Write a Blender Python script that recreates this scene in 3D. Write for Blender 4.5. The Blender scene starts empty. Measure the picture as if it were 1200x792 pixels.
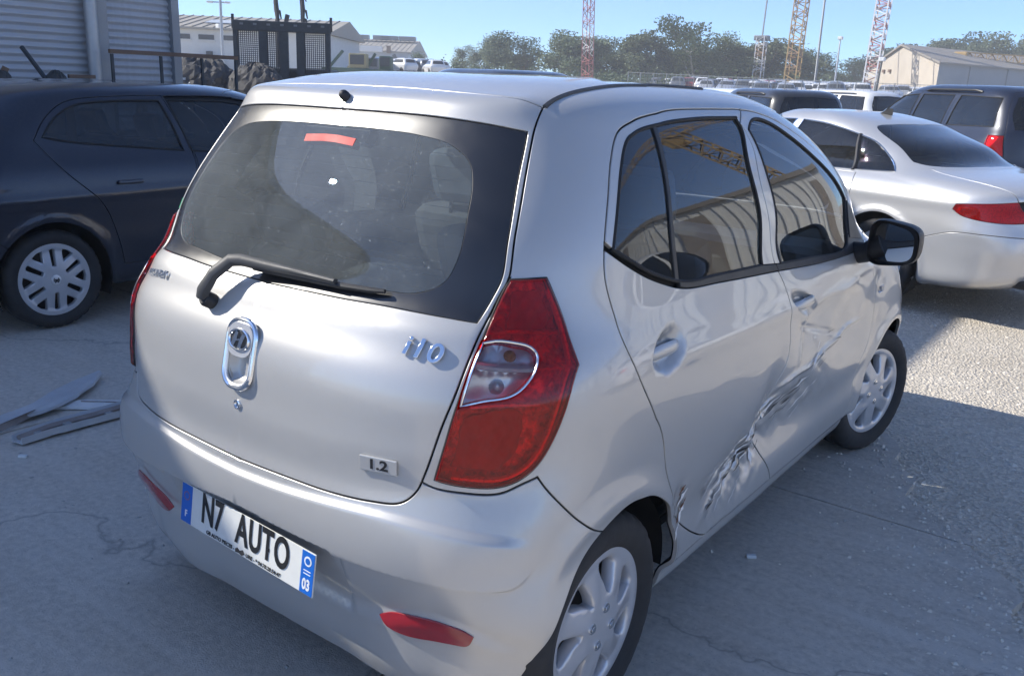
import bpy, bmesh, math, random
import numpy as np
from mathutils import Vector, Matrix, kdtree
from mathutils.geometry import delaunay_2d_cdt
random.seed(7); rng = np.random.default_rng(7)
scene = bpy.context.scene
COL = scene.collection
# ------------------------------------------------------------ camera, sky, sun, exposure
CAM_POS = (1.691, -1.241, 1.555)
YAW, PITCH, ROLL = math.radians(36.176), math.radians(15.998), math.radians(2.369)
def camera():
    f = Vector((-math.sin(YAW)*math.cos(PITCH), math.cos(YAW)*math.cos(PITCH), -math.sin(PITCH)))
    r = Vector((math.cos(YAW), math.sin(YAW), 0)); u = r.cross(f)
    c, s = math.cos(ROLL), math.sin(ROLL)
    r, u = c*r + s*u, -s*r + c*u
    cam = bpy.data.cameras.new('camera'); o = bpy.data.objects.new('camera', cam); COL.objects.link(o)
    M = Matrix((r, u, -f)).transposed().to_4x4(); M.translation = Vector(CAM_POS); o.matrix_world = M
    cam.sensor_fit = 'HORIZONTAL'; cam.sensor_width = 36; cam.lens = 36*1040.97/1200
    cam.clip_start = .05; cam.clip_end = 3000
    scene.camera = o
camera()
SUN = Vector((-.732, -.349, .585)).normalized()          # towards the sun
world = bpy.data.worlds.new('World'); scene.world = world; world.use_nodes = True
wn = world.node_tree; wn.nodes.clear()
sky = wn.nodes.new('ShaderNodeTexSky'); sky.sky_type = 'NISHITA'; sky.sun_disc = False
sky.sun_elevation = math.asin(SUN.z); sky.sun_rotation = math.atan2(SUN.x, SUN.y)
sky.altitude = 4000; sky.air_density = 1.0; sky.dust_density = 5.0; sky.ozone_density = 8.0
bg = wn.nodes.new('ShaderNodeBackground'); bg.inputs['Strength'].default_value = .14
wo = wn.nodes.new('ShaderNodeOutputWorld')
wn.links.new(sky.outputs[0], bg.inputs[0]); wn.links.new(bg.outputs[0], wo.inputs[0])
sl = bpy.data.lights.new('sun', 'SUN'); sl.energy = 3.9; sl.angle = math.radians(.53); sl.color = (1, .95, .86)
so = bpy.data.objects.new('sun', sl); COL.objects.link(so); so.rotation_euler = SUN.to_track_quat('Z', 'Y').to_euler()
scene.view_settings.view_transform = 'Standard'; scene.view_settings.look = 'None'
scene.view_settings.gamma = 1; scene.view_settings.use_curve_mapping = False
scene.view_settings.exposure = 0.90
cy = scene.cycles
cy.max_bounces = 8; cy.diffuse_bounces = 3; cy.glossy_bounces = 4; cy.transmission_bounces = 4; cy.transparent_max_bounces = 12
cy.caustics_reflective = False; cy.caustics_refractive = False; cy.sample_clamp_indirect = 6; cy.use_denoising = True; cy.use_adaptive_sampling = True; cy.adaptive_threshold = .025
# ------------------------------------------------------------ materials
MATS = {}
def nt(name):
    m = bpy.data.materials.new(name); m.use_nodes = True; n = m.node_tree; n.nodes.clear()
    out = n.nodes.new('ShaderNodeOutputMaterial'); MATS[name] = m
    return m, n, out
def N(n, typ, **kw):
    o = n.nodes.new(typ)
    for k, v in kw.items():
        if k.startswith('i_'):
            k = k[2:]; k = int(k) if k.isdigit() else k.replace('_', ' ')
            o.inputs[k].default_value = v
        else: setattr(o, k, v)
    return o
def L(n, a, b): n.links.new(a, b)
def ramp(n, src, stops):
    r = n.nodes.new('ShaderNodeValToRGB'); e = r.color_ramp.elements
    while len(e) > 1: e.remove(e[-1])
    for i, (p, c) in enumerate(stops):
        x = e[0] if i == 0 else e.new(p)
        x.position = p; x.color = (c[0], c[1], c[2], 1) if hasattr(c, '__len__') else (c, c, c, 1)
    L(n, src, r.inputs[0]); return r.outputs[0]
def mixc(n, f, a, b, blend='MIX'):
    m = n.nodes.new('ShaderNodeMix'); m.data_type = 'RGBA'; m.blend_type = blend
    for s, v in ((0, f), (6, a), (7, b)):
        if hasattr(v, 'is_output') or hasattr(v, 'links'): L(n, v, m.inputs[s])
        else: m.inputs[s].default_value = v if s == 0 else (v[0], v[1], v[2], 1)
    return m.outputs[2]
def coords(n, scale=1.0):
    t = N(n, 'ShaderNodeTexCoord'); m = N(n, 'ShaderNodeMapping'); L(n, t.outputs['Object'], m.inputs[0])
    m.inputs['Scale'].default_value = (scale,)*3 if not hasattr(scale, '__len__') else scale
    return m.outputs[0]
def noise(n, co, scale, detail=4, rough=.55, dist=0):
    t = N(n, 'ShaderNodeTexNoise'); L(n, co, t.inputs['Vector'])
    t.inputs['Scale'].default_value = scale; t.inputs['Detail'].default_value = detail
    t.inputs['Roughness'].default_value = rough; t.inputs['Distortion'].default_value = dist
    return t.outputs['Fac']
def bump(n, h, strength=.3, dist=.01):
    b = N(n, 'ShaderNodeBump'); b.inputs['Strength'].default_value = strength; b.inputs['Distance'].default_value = dist
    L(n, h, b.inputs['Height']); return b.outputs[0]
def basic(name, c, rough=.5, metal=0, var=.12, vs=6, coat=0, bmp=0, bs=60, spec=.5, rvar=.1):
    """plain surface with a little uneven tone, gloss and relief"""
    m, n, out = nt(name); b = N(n, 'ShaderNodeBsdfPrincipled'); L(n, b.outputs[0], out.inputs[0])
    co = coords(n); f = noise(n, co, vs, 5)
    col = mixc(n, f, [x*(1-var) for x in c], [min(1, x*(1+var)) for x in c]); L(n, col, b.inputs['Base Color'])
    r = N(n, 'ShaderNodeMapRange'); L(n, noise(n, co, vs*3, 4), r.inputs[0])
    r.inputs[3].default_value = max(.02, rough-rvar); r.inputs[4].default_value = min(1, rough+rvar)
    L(n, r.outputs[0], b.inputs['Roughness'])
    b.inputs['Metallic'].default_value = metal; b.inputs['Coat Weight'].default_value = coat; b.inputs['Coat Roughness'].default_value = .03
    b.inputs['Specular IOR Level'].default_value = spec
    if bmp: L(n, bump(n, noise(n, co, bs, 3), bmp, .004), b.inputs['Normal'])
    return m
def paint(name, c, metal=.0, rough=.32, dust=.12, dustc=(.42, .40, .36), coatr=.02):
    """car paint: flake base under a clear coat, thin uneven road dust on top"""
    m, n, out = nt(name); b = N(n, 'ShaderNodeBsdfPrincipled'); co = coords(n)
    fl = noise(n, co, 900, 1)
    L(n, mixc(n, fl, [x*.9 for x in c], [min(1, x*1.08) for x in c]), b.inputs['Base Color'])
    b.inputs['Metallic'].default_value = metal; b.inputs['Roughness'].default_value = rough
    b.inputs['Coat Weight'].default_value = 1; b.inputs['Coat Roughness'].default_value = coatr
    d = N(n, 'ShaderNodeBsdfDiffuse'); d.inputs['Color'].default_value = (*dustc, 1)
    f = ramp(n, noise(n, co, 3.5, 7, .65), [(.35, dust*.25), (.75, dust)])
    g = ramp(n, noise(n, co, 60, 4, .7), [(.45, .35), (.7, 1)])
    mu = N(n, 'ShaderNodeMath', operation='MULTIPLY'); L(n, f, mu.inputs[0]); L(n, g, mu.inputs[1])
    mx = N(n, 'ShaderNodeMixShader'); L(n, mu.outputs[0], mx.inputs[0]); L(n, b.outputs[0], mx.inputs[1]); L(n, d.outputs[0], mx.inputs[2])
    L(n, mx.outputs[0], out.inputs[0]); return m
def glass(name, tint=(.45, .52, .5), dust=.0, refl=1.0, dustc=(.5, .5, .47), ior=1.52):
    """thin pane: tinted see-through, fresnel mirror, a film of dust"""
    m, n, out = nt(name)
    t = N(n, 'ShaderNodeBsdfTransparent'); t.inputs[0].default_value = (*tint, 1)
    g = N(n, 'ShaderNodeBsdfGlossy'); g.inputs['Roughness'].default_value = .0
    fr = N(n, 'ShaderNodeFresnel'); fr.inputs[0].default_value = ior
    mr = N(n, 'ShaderNodeMath', operation='MULTIPLY'); L(n, fr.outputs[0], mr.inputs[0]); mr.inputs[1].default_value = refl*1.7; mr.use_clamp = True
    a = N(n, 'ShaderNodeMixShader'); L(n, mr.outputs[0], a.inputs[0]); L(n, t.outputs[0], a.inputs[1]); L(n, g.outputs[0], a.inputs[2])
    last = a.outputs[0]
    if dust:
        co = coords(n); d = N(n, 'ShaderNodeBsdfDiffuse'); d.inputs[0].default_value = (*dustc, 1)
        f = ramp(n, noise(n, co, 5, 8, .7, .6), [(.3, dust*.45), (.7, dust)])
        sp = ramp(n, noise(n, co, 130, 3, .6), [(.62, 0), (.74, dust*1.2)])
        ad = N(n, 'ShaderNodeMath', operation='ADD'); L(n, f, ad.inputs[0]); L(n, sp, ad.inputs[1])
        x = N(n, 'ShaderNodeMixShader'); L(n, ad.outputs[0], x.inputs[0]); L(n, last, x.inputs[1]); L(n, d.outputs[0], x.inputs[2]); last = x.outputs[0]
    L(n, last, out.inputs[0]); return m
def lens(name, c, ior=1.5, df=.25):
    m, n, out = nt(name)
    t = N(n, 'ShaderNodeBsdfTransparent'); t.inputs[0].default_value = (*c, 1)
    g = N(n, 'ShaderNodeBsdfGlossy'); g.inputs['Roughness'].default_value = .03
    d = N(n, 'ShaderNodeBsdfDiffuse'); d.inputs[0].default_value = (c[0]*.75, c[1]*.5, c[2]*.5, 1)
    fr = N(n, 'ShaderNodeFresnel'); fr.inputs[0].default_value = ior
    a = N(n, 'ShaderNodeMixShader'); a.inputs[0].default_value = df; L(n, t.outputs[0], a.inputs[1]); L(n, d.outputs[0], a.inputs[2])
    x = N(n, 'ShaderNodeMixShader'); L(n, fr.outputs[0], x.inputs[0]); L(n, a.outputs[0], x.inputs[1]); L(n, g.outputs[0], x.inputs[2])
    L(n, x.outputs[0], out.inputs[0]); return m
paint('silver_paint', (.54, .53, .51), metal=.42, rough=.36, dust=.40, dustc=(.46, .45, .42))
paint('navy_paint', (.006, .010, .024), metal=.2, rough=.35, dust=.04)
paint('audi_paint', (.60, .60, .60), metal=.5, rough=.34, dust=.25)
paint('dark_blue_paint', (.008, .012, .028), metal=.2, rough=.35, dust=.05)
paint('white_paint', (.78, .78, .77), rough=.4, dust=.2)
paint('black_paint', (.012, .012, .014), rough=.35, dust=.12)
paint('grey_paint', (.20, .21, .22), metal=.4, rough=.35, dust=.2)
paint('red_paint', (.30, .02, .02), rough=.35, dust=.15)
paint('blue_paint', (.03, .08, .25), rough=.35, dust=.15)
basic('black_plastic', (.022, .022, .024), .48, bmp=.1, bs=300)
basic('worn_plastic', (.055, .056, .058), .55, bmp=.15, bs=250, var=.25)
basic('rubber', (.018, .018, .019), .75, bmp=.1, bs=90)
basic('tyre_rubber', (.026, .026, .027), .8, var=.35, vs=14, bmp=.2, bs=120)
basic('shell_black', (.006, .006, .007), .7)
basic('chrome', (.86, .87, .88), .14, metal=1, var=.04, rvar=.06)
basic('wheel_silver', (.60, .60, .61), .34, metal=.45, var=.10, vs=12, coat=.6, rvar=.08)
basic('wheel_grey', (.55, .56, .58), .4, metal=.45, var=.12, vs=14, rvar=.08)
basic('brake_metal', (.10, .09, .085), .6, metal=.6, var=.3)
basic('seat_fabric', (.06, .065, .075), .9, bmp=.4, bs=350)
basic('seat_blue', (.07, .09, .12), .9, bmp=.4, bs=350)
basic('interior_plastic', (.03, .032, .034), .6, bmp=.2, bs=200)
basic('headliner', (.30, .30, .29), .95)
basic('plate_white', (.72, .72, .68), .35, var=.08, vs=25)
basic('plate_blue', (.012, .13, .52), .35)
basic('plate_black', (.015, .015, .016), .45)
basic('print_white', (.8, .8, .8), .4)
basic('reflector_red', (.30, .012, .02), .15, coat=1, var=.2, vs=40)
basic('lamp_red', (.85, .05, .05), .28, metal=.3, coat=1, var=.08, vs=30)
basic('lamp_dark', (.36, .02, .025), .35, coat=1, var=.3, vs=30)
basic('lamp_reflector', (.82, .83, .84), .38, metal=.7, var=.1, vs=40)
basic('amber', (.45, .14, .01), .3)
basic('frit', (.010, .010, .011), .35, coat=1)
basic('primer', (.80, .79, .77), .7, var=.2, vs=30)
basic('rust', (.16, .07, .035), .9, var=.4, vs=40, bmp=.4)
basic('sticker_green', (.02, .35, .16), .5)
glass('rear_glass', (.66, .72, .71), dust=.19, dustc=(.46, .50, .50))
glass('side_glass', (.80, .86, .86), dust=.03, refl=.85)
glass('dark_glass', (.30, .35, .37), dust=.03)
lens('lens_red', (1.0, .07, .06), df=.16); lens('lens_clear', (.92, .93, .95), df=.04)
basic('stop_lens', (.55, .02, .02), .6, var=.1)
basic('scuff', (.07, .065, .06), .85, var=.4, vs=30)
# ------------------------------------------------------------ objects and meshes
def tag(o, label=None, cat=None, group=None, kind=None):
    for k, v in (('label', label), ('category', cat), ('group', group), ('kind', kind)):
        if v: o[k] = v
    return o
def empty(name, loc=(0, 0, 0), rz=0, label=None, cat=None, group=None):
    o = bpy.data.objects.new(name, None); COL.objects.link(o); o.location = loc; o.rotation_euler = (0, 0, rz)
    o.empty_display_size = .2
    return tag(o, label, cat, group)
def link(name, me, parent=None, m=None, loc=None):
    o = bpy.data.objects.new(name, me); COL.objects.link(o)
    if m is not None and not me.materials: me.materials.append(MATS[m] if isinstance(m, str) else m)
    if parent is not None: o.parent = parent
    if loc is not None: o.location = loc
    return o
def mesh(name, V, F, smooth=False, normals=None):
    me = bpy.data.meshes.new(name)
    me.from_pydata([tuple(map(float, v)) for v in V], [], [tuple(map(int, f)) for f in F]); me.update()
    if smooth or normals is not None: me.polygons.foreach_set('use_smooth', [True]*len(me.polygons))
    if normals is not None: me.normals_split_custom_set_from_vertices([tuple(map(float, x)) for x in normals])
    return me
def copy_tree(o, parent=None):
    c = o.copy(); COL.objects.link(c); c.parent = parent
    for ch in list(o.children): copy_tree(ch, c)
    return c
class MB:
    """collects simple solids into one mesh"""
    def __init__(s): s.V = []; s.F = []; s.sm = []
    def add(s, V, F, smooth=False):
        k = len(s.V); s.V += [tuple(v) for v in V]; s.F += [tuple(i+k for i in f) for f in F]; s.sm += [smooth]*len(F); return s
    def box(s, c, d, M=None, bev=0):
        x, y, z = d[0]/2, d[1]/2, d[2]/2
        if bev:
            b = min(bev, x*.9, y*.9, z*.9); bm = bmesh.new(); bmesh.ops.create_cube(bm, size=1)
            for v in bm.verts: v.co = Vector((v.co.x*d[0], v.co.y*d[1], v.co.z*d[2]))
            bmesh.ops.bevel(bm, geom=bm.edges[:], offset=b, segments=2, affect='EDGES', profile=.6)
            bm.verts.index_update(); V = [v.co.copy() for v in bm.verts]; F = [[v.index for v in f.verts] for f in bm.faces]; bm.free()
        else:
            V = [Vector((sx*x, sy*y, sz*z)) for sx in (-1, 1) for sy in (-1, 1) for sz in (-1, 1)]
            F = [(0, 1, 3, 2), (4, 6, 7, 5), (0, 4, 5, 1), (2, 3, 7, 6), (0, 2, 6, 4), (1, 5, 7, 3)]
        c = Vector(c)
        if M is not None: V = [M @ v + c for v in V]
        else: V = [v + c for v in V]
        return s.add(V, F)
    def bar(s, a, b, w, h=None, up=(0, 0, 1)):
        """rectangular bar from a to b"""
        a, b = Vector(a), Vector(b); h = h or w; d = (b-a); ln = d.length
        if ln < 1e-6: return s
        d /= ln; u = Vector(up)
        if abs(d.dot(u)) > .98: u = Vector((1, 0, 0))
        r = d.cross(u).normalized(); u = r.cross(d)
        V = [p + r*sx*w/2 + u*sz*h/2 for p in (a, b) for sx, sz in ((-1, -1), (1, -1), (1, 1), (-1, 1))]
        return s.add(V, [(3, 2, 1, 0), (4, 5, 6, 7), (0, 1, 5, 4), (1, 2, 6, 5), (2, 3, 7, 6), (3, 0, 4, 7)])
    def tube(s, pts, r, n=8, cap=True, closed=False):
        pts = [Vector(p) for p in pts]; R = r if hasattr(r, '__len__') else [r]*len(pts); V = []; F = []; m = len(pts); up = None
        for i, p in enumerate(pts):
            if closed: t = (pts[(i+1) % m] - pts[i-1])
            else: t = pts[min(i+1, m-1)] - pts[max(i-1, 0)]
            t.normalize()
            if up is None:
                up = Vector((0, 0, 1)) if abs(t.z) < .9 else Vector((1, 0, 0))
            up = (up - t*up.dot(t)).normalized(); q = t.cross(up)
            V += [p + (up*math.cos(2*math.pi*k/n) + q*math.sin(2*math.pi*k/n))*R[i] for k in range(n)]
        for i in range(m if closed else m-1):
            j = (i+1) % m
            for k in range(n): F.append((i*n+k, j*n+k, j*n+(k+1) % n, i*n+(k+1) % n))
        if cap and not closed: F.append(tuple(range(n)[::1])); F.append(tuple((m-1)*n+k for k in range(n))[::-1])
        return s.add(V, [f[::-1] for f in F], True)
    def lathe(s, prof, n=32, axis='x', c=(0, 0, 0), closed=False):
        """prof: (radius, height along axis)"""
        V = []; F = []; m = len(prof)
        for k in range(n):
            a = 2*math.pi*k/n; ca, sa = math.cos(a), math.sin(a)
            for r, h in prof:
                v = (h, r*ca, r*sa) if axis == 'x' else ((r*ca, r*sa, h) if axis == 'z' else (r*sa, h, r*ca))
                V.append((v[0]+c[0], v[1]+c[1], v[2]+c[2]))
        for k in range(n):
            for i in range(m if closed else m-1):
                j = (i+1) % m; k2 = (k+1) % n
                F.append((k*m+i, k2*m+i, k2*m+j, k*m+j))
        return s.add(V, F, True)
    def prism(s, poly, z0, z1, axis='z'):
        n = len(poly)
        def P(a, b, h): return (a, b, h) if axis == 'z' else ((h, a, b) if axis == 'x' else (a, h, b))
        V = [P(a, b, z0) for a, b in poly] + [P(a, b, z1) for a, b in poly]
        F = [tuple(range(n))[::-1], tuple(range(n, 2*n))] + [(i, (i+1) % n, n+(i+1) % n, n+i) for i in range(n)]
        if axis == 'y': F = [f[::-1] for f in F]
        return s.add(V, F)
    def me(s, name, auto=True):
        me = bpy.data.meshes.new(name); me.from_pydata([tuple(v) for v in s.V], [], s.F); me.update()
        me.polygons.foreach_set('use_smooth', s.sm)
        if any(s.sm):
            try: me.set_sharp_from_angle(angle=math.radians(38))
            except Exception: pass
        return me
    def build(s, name, m, parent=None, loc=None): return link(name, s.me(name), parent, m, loc)
def text_mesh(txt, size, depth=.0, bold=0, sx=1.0, shear=0, spacing=1.0, bev=0):
    cu = bpy.data.curves.new('lettering', 'FONT'); cu.body = txt; cu.size = size; cu.extrude = depth; cu.offset = bold
    cu.align_x = 'CENTER'; cu.align_y = 'CENTER'; cu.shear = shear; cu.space_character = spacing; cu.bevel_depth = bev; cu.resolution_u = 4
    o = bpy.data.objects.new('lettering', cu); COL.objects.link(o)
    dg = bpy.context.evaluated_depsgraph_get(); me = bpy.data.meshes.new_from_object(o.evaluated_get(dg))
    COL.objects.unlink(o); bpy.data.objects.remove(o)
    if sx != 1:
        for v in me.vertices: v.co.x *= sx
    return me
def frame_matrix(p, xdir, n):
    """matrix with origin p, x along xdir, z along n"""
    n = Vector(n).normalized(); x = Vector(xdir); x = (x - n*x.dot(n)).normalized(); y = n.cross(x)
    M = Matrix((x, y, n)).transposed().to_4x4(); M.translation = Vector(p); return M
def catmull(pts, step, closed=False, corner=48):
    """smooth curve through pts with sharp turns kept, resampled at about step"""
    P = [np.array(p, float) for p in pts]; n = len(P); out = []
    def isc(i):
        if not closed and i in (0, n-1): return True
        a = P[i]-P[i-1]; b = P[(i+1) % n]-P[i]; c = a@b/(np.linalg.norm(a)*np.linalg.norm(b)+1e-12)
        return math.degrees(math.acos(max(-1, min(1, c)))) > corner
    cor = [isc(i) for i in range(n)]
    for i in range(n if closed else n-1):
        p1, p2 = P[i], P[(i+1) % n]; p0 = P[i-1] if not cor[i] else 2*p1-p2; p3 = P[(i+2) % n] if not cor[(i+1) % n] else 2*p2-p1
        ln = np.linalg.norm(p2-p1); k = max(1, int(round(ln/step)))
        d01 = max(np.linalg.norm(p1-p0), 1e-6)**.5; d12 = max(ln, 1e-6)**.5; d23 = max(np.linalg.norm(p3-p2), 1e-6)**.5
        m1 = (p1-p0)/d01-(p2-p0)/(d01+d12)+(p2-p1)/d12; m2 = (p2-p1)/d12-(p3-p1)/(d12+d23)+(p3-p2)/d23
        m1 = m1*d12; m2 = m2*d12
        for j in range(k):
            t = j/k; h = (2*t**3-3*t**2+1, t**3-2*t**2+t, -2*t**3+3*t**2, t**3-t**2)
            out.append(h[0]*p1+h[1]*m1+h[2]*p2+h[3]*m2)
    if not closed: out.append(P[-1])
    return np.array(out)
def seg_dist(Q, A, B):
    d = B-A; l2 = (d*d).sum(-1)+1e-12
    t = np.clip(((Q[:, None]-A)*d).sum(-1)/l2, 0, 1)
    return np.linalg.norm(Q[:, None]-(A+t[..., None]*d), axis=-1).min(1)
def cdt_flood(lines, grid, keep, seeds):
    """triangulate points under the constraint lines; flood the triangles from each seed.
    lines: list of (Nx2 array, closed). returns verts, tris, region name per tri, constraint edges"""
    V = []; E = []
    soft = set()
    for ln in lines:
        pts, closed = ln[0], ln[1]
        k = len(V); V += [tuple(p) for p in pts]; m = len(pts); e0 = len(E)
        E += [(k+i, k+i+1) for i in range(m-1)]
        if closed: E.append((k+m-1, k))
        if len(ln) > 2: soft.update(range(e0, len(E)))
    if len(grid):
        S = np.array([V[a] for a, b in E]); T = np.array([V[b] for a, b in E])
        cell = .12; idx = {}
        mid = np.floor((S+T)/2/cell).astype(int)
        for i, (a, b) in enumerate(mid): idx.setdefault((a, b), []).append(i)
        gk = np.floor(grid/cell).astype(int); ok = np.ones(len(grid), bool); by = {}
        for i, (a, b) in enumerate(gk): by.setdefault((a, b), []).append(i)
        for (a, b), I in by.items():
            J = [j for da in (-1, 0, 1) for db in (-1, 0, 1) for j in idx.get((a+da, b+db), ())]
            if J:
                I = np.array(I); ok[I] = seg_dist(grid[I], S[J], T[J]) > keep
        V += [tuple(p) for p in grid[ok]]
    vo, eo, fo, _, oe, _ = delaunay_2d_cdt([Vector(v) for v in V], E, [], 0, 1e-7)
    vo = np.array([tuple(v) for v in vo]); con = set()
    for e, o in zip(eo, oe):
        if any(i not in soft for i in o): con.add((min(e), max(e)))
    ed = {}
    for i, f in enumerate(fo):
        for a, b in ((f[0], f[1]), (f[1], f[2]), (f[2], f[0])): ed.setdefault((min(a, b), max(a, b)), []).append(i)
    comp = np.full(len(fo), -1); nc = 0
    for i in range(len(fo)):
        if comp[i] >= 0: continue
        st = [i]; comp[i] = nc
        while st:
            k = st.pop(); f = fo[k]
            for a, b in ((f[0], f[1]), (f[1], f[2]), (f[2], f[0])):
                e = (min(a, b), max(a, b))
                if e in con: continue
                for j in ed[e]:
                    if comp[j] < 0: comp[j] = nc; st.append(j)
        nc += 1
    F = np.array(fo); A, B, C = vo[F[:, 0]], vo[F[:, 1]], vo[F[:, 2]]
    names = {}
    for nm, (x, y) in seeds:
        p = np.array((x, y))
        def cr(P, Q): return (Q[:, 0]-P[:, 0])*(p[1]-P[:, 1])-(Q[:, 1]-P[:, 1])*(p[0]-P[:, 0])
        c1, c2, c3 = cr(A, B), cr(B, C), cr(C, A)
        h = np.nonzero(((c1 >= 0) & (c2 >= 0) & (c3 >= 0)) | ((c1 <= 0) & (c2 <= 0) & (c3 <= 0)))[0]
        if len(h):
            c = comp[h[0]]
            if c in names and names[c] != nm: print('SEED CLASH', nm, names[c])
            names[c] = nm
    reg = [names.get(c) for c in comp]
    return vo, F, reg
def natspline(xk,Y):
    xk=np.asarray(xk,float);Y=np.asarray(Y,float);n=len(xk);h=np.diff(xk)
    A=np.zeros((n,n));B=np.zeros_like(Y);A[0,0]=A[-1,-1]=1
    for i in range(1,n-1):
        A[i,i-1]=h[i-1];A[i,i]=2*(h[i-1]+h[i]);A[i,i+1]=h[i]
        B[i]=6*((Y[i+1]-Y[i])/h[i]-(Y[i]-Y[i-1])/h[i-1])
    M=np.linalg.solve(A,B)
    def f(x):
        x=np.asarray(x,float);i=np.clip(np.searchsorted(xk,x)-1,0,n-2);hh=h[i][...,None]
        a=((xk[i+1]-x)[...,None])/hh;b=((x-xk[i])[...,None])/hh
        return a*Y[i]+b*Y[i+1]+((a**3-a)*M[i]+(b**3-b)*M[i+1])*hh**2/6
    return f
class Body:
    """half body x>=0. rows: (Ry,Rz,Wx,Wz,Fy,Fz,nr,Lr,nf,Lf)"""
    UA,UB,UC=1.3,2.9,4.4
    def __init__(s,rows,bulge=.012,ymid=1.7,disp=None,vk=None):
        s.rows=np.array(rows,float);d=np.hypot(np.diff(s.rows[:,2]),np.diff(s.rows[:,3]))
        s.vk=np.concatenate([[0],np.cumsum(np.maximum(d,.03))]);s.vk=s.vk if vk is None else np.array(vk);s.vmax=s.vk[-1]
        s.f=natspline(s.vk,s.rows);s.bulge=bulge;s.ymid=ymid;s.disp=disp
    def P0(s,u,v):
        u=np.asarray(u,float);v=np.asarray(v,float)
        Ry,Rz,Wx,Wz,Fy,Fz,nr,Lr,nf,Lf=np.moveaxis(s.f(v),-1,0)
        yr=Ry+Lr;yf=Fy-Lf
        ph=np.clip(u/s.UA,0,1)*np.pi/2
        sn,cs=np.sin(ph),np.cos(ph);den=(np.abs(sn)**nr+np.abs(cs)**nr+1e-12)**(1/nr)
        k=np.clip((u-s.UA)/(s.UB-s.UA),0,1)
        ph2=np.clip((u-s.UB)/(s.UC-s.UB),0,1)*np.pi/2
        sn2,cs2=np.sin(ph2),np.cos(ph2);den2=(np.abs(sn2)**nf+np.abs(cs2)**nf+1e-12)**(1/nf)
        rear=u<=s.UA;front=u>=s.UB
        x=np.where(rear,Wx*sn/den,np.where(front,Wx*cs2/den2,Wx))
        y=np.where(rear,yr-Lr*cs/den,np.where(front,yf+Lf*sn2/den2,yr+(yf-yr)*k))
        z=np.where(rear,Rz+(Wz-Rz)*sn**2,np.where(front,Wz+(Fz-Wz)*sn2**2,Wz))
        x=x*(1-s.bulge*((y-s.ymid)/1.5)**2)
        return np.stack([x,y,z],-1)
    def N0(s,u,v,P=None,e=2e-3):
        P=P or s.P0
        u=np.asarray(u,float);v=np.asarray(v,float)
        du=P(np.clip(u+e,-1,s.UC),v)-P(u-e,v);dv=P(u,np.clip(v+e,0,s.vmax))-P(u,np.clip(v-e,0,s.vmax))
        n=np.cross(du,dv);n[...,0]=np.where(u<1e-6,0,n[...,0]);n/=np.linalg.norm(n,axis=-1,keepdims=True)+1e-12
        return n
    def P(s,u,v):
        p=s.P0(u,v)
        if s.disp is None: return p
        d=s.disp(u,v,p)
        return p+s.N0(u,v)*d[...,None]
    def N(s,u,v): return s.N0(u,v,s.P)
def fit_uv(body, pts, axis, nu=260, nv=130):
    """(u,v) of points given in side view (axis 0: y,z) or rear view (axis 1: x,z)"""
    k = [1, 2] if axis == 0 else [0, 2]
    u0, u1 = (.55, 4.1) if axis == 0 else (0, 1.0)
    if axis == 2: u0, u1, k = 3.3, 4.4, [0, 2]
    U, V = np.meshgrid(np.linspace(u0, u1, nu), np.linspace(0, body.vmax*.93, nv), indexing='ij')
    G = body.P0(U, V)[..., k].reshape(-1, 2); U = U.ravel(); V = V.ravel(); out = []
    pts = np.array(pts, float)
    I = np.array([np.argmin(((G-p)**2).sum(1)) for p in pts]); u, v = U[I].copy(), V[I].copy()
    for _ in range(6):
        e = 1e-3; f = body.P0(u, v)[:, k]-pts; fu = (body.P0(u+e, v)[:, k]-body.P0(u-e, v)[:, k])/(2*e); fv = (body.P0(u, v+e)[:, k]-body.P0(u, v-e)[:, k])/(2*e)
        det = fu[:, 0]*fv[:, 1]-fu[:, 1]*fv[:, 0]; det = np.where(np.abs(det) < 1e-4, 1e-4, det)
        du = (f[:, 0]*fv[:, 1]-f[:, 1]*fv[:, 0])/det; dv = (fu[:, 0]*f[:, 1]-fu[:, 1]*f[:, 0])/det
        u = np.clip(u-np.clip(du, -.05, .05), u0, u1); v = np.clip(v-np.clip(dv, -.05, .05), 0, body.vmax*.98)
    return np.stack([u, v], -1)
def circle_uv(body, yc, zc, r, n=44):
    """wheel arch outline: the round part on the flank, then straight down to the bottom edge"""
    lo = zc-.03; a0 = math.asin((lo-zc)/r); a = np.linspace(a0, math.pi-a0, n)
    uv = fit_uv(body, np.stack([yc+r*np.cos(a), zc+r*np.sin(a)], -1), 0)
    k = 6; dn = lambda e: [(e[0], e[1]*(1-i/k)) for i in range(1, k+1)]
    return np.array([tuple(x) for x in uv]+dn(uv[-1])+dn(uv[0])[::-1])
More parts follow.
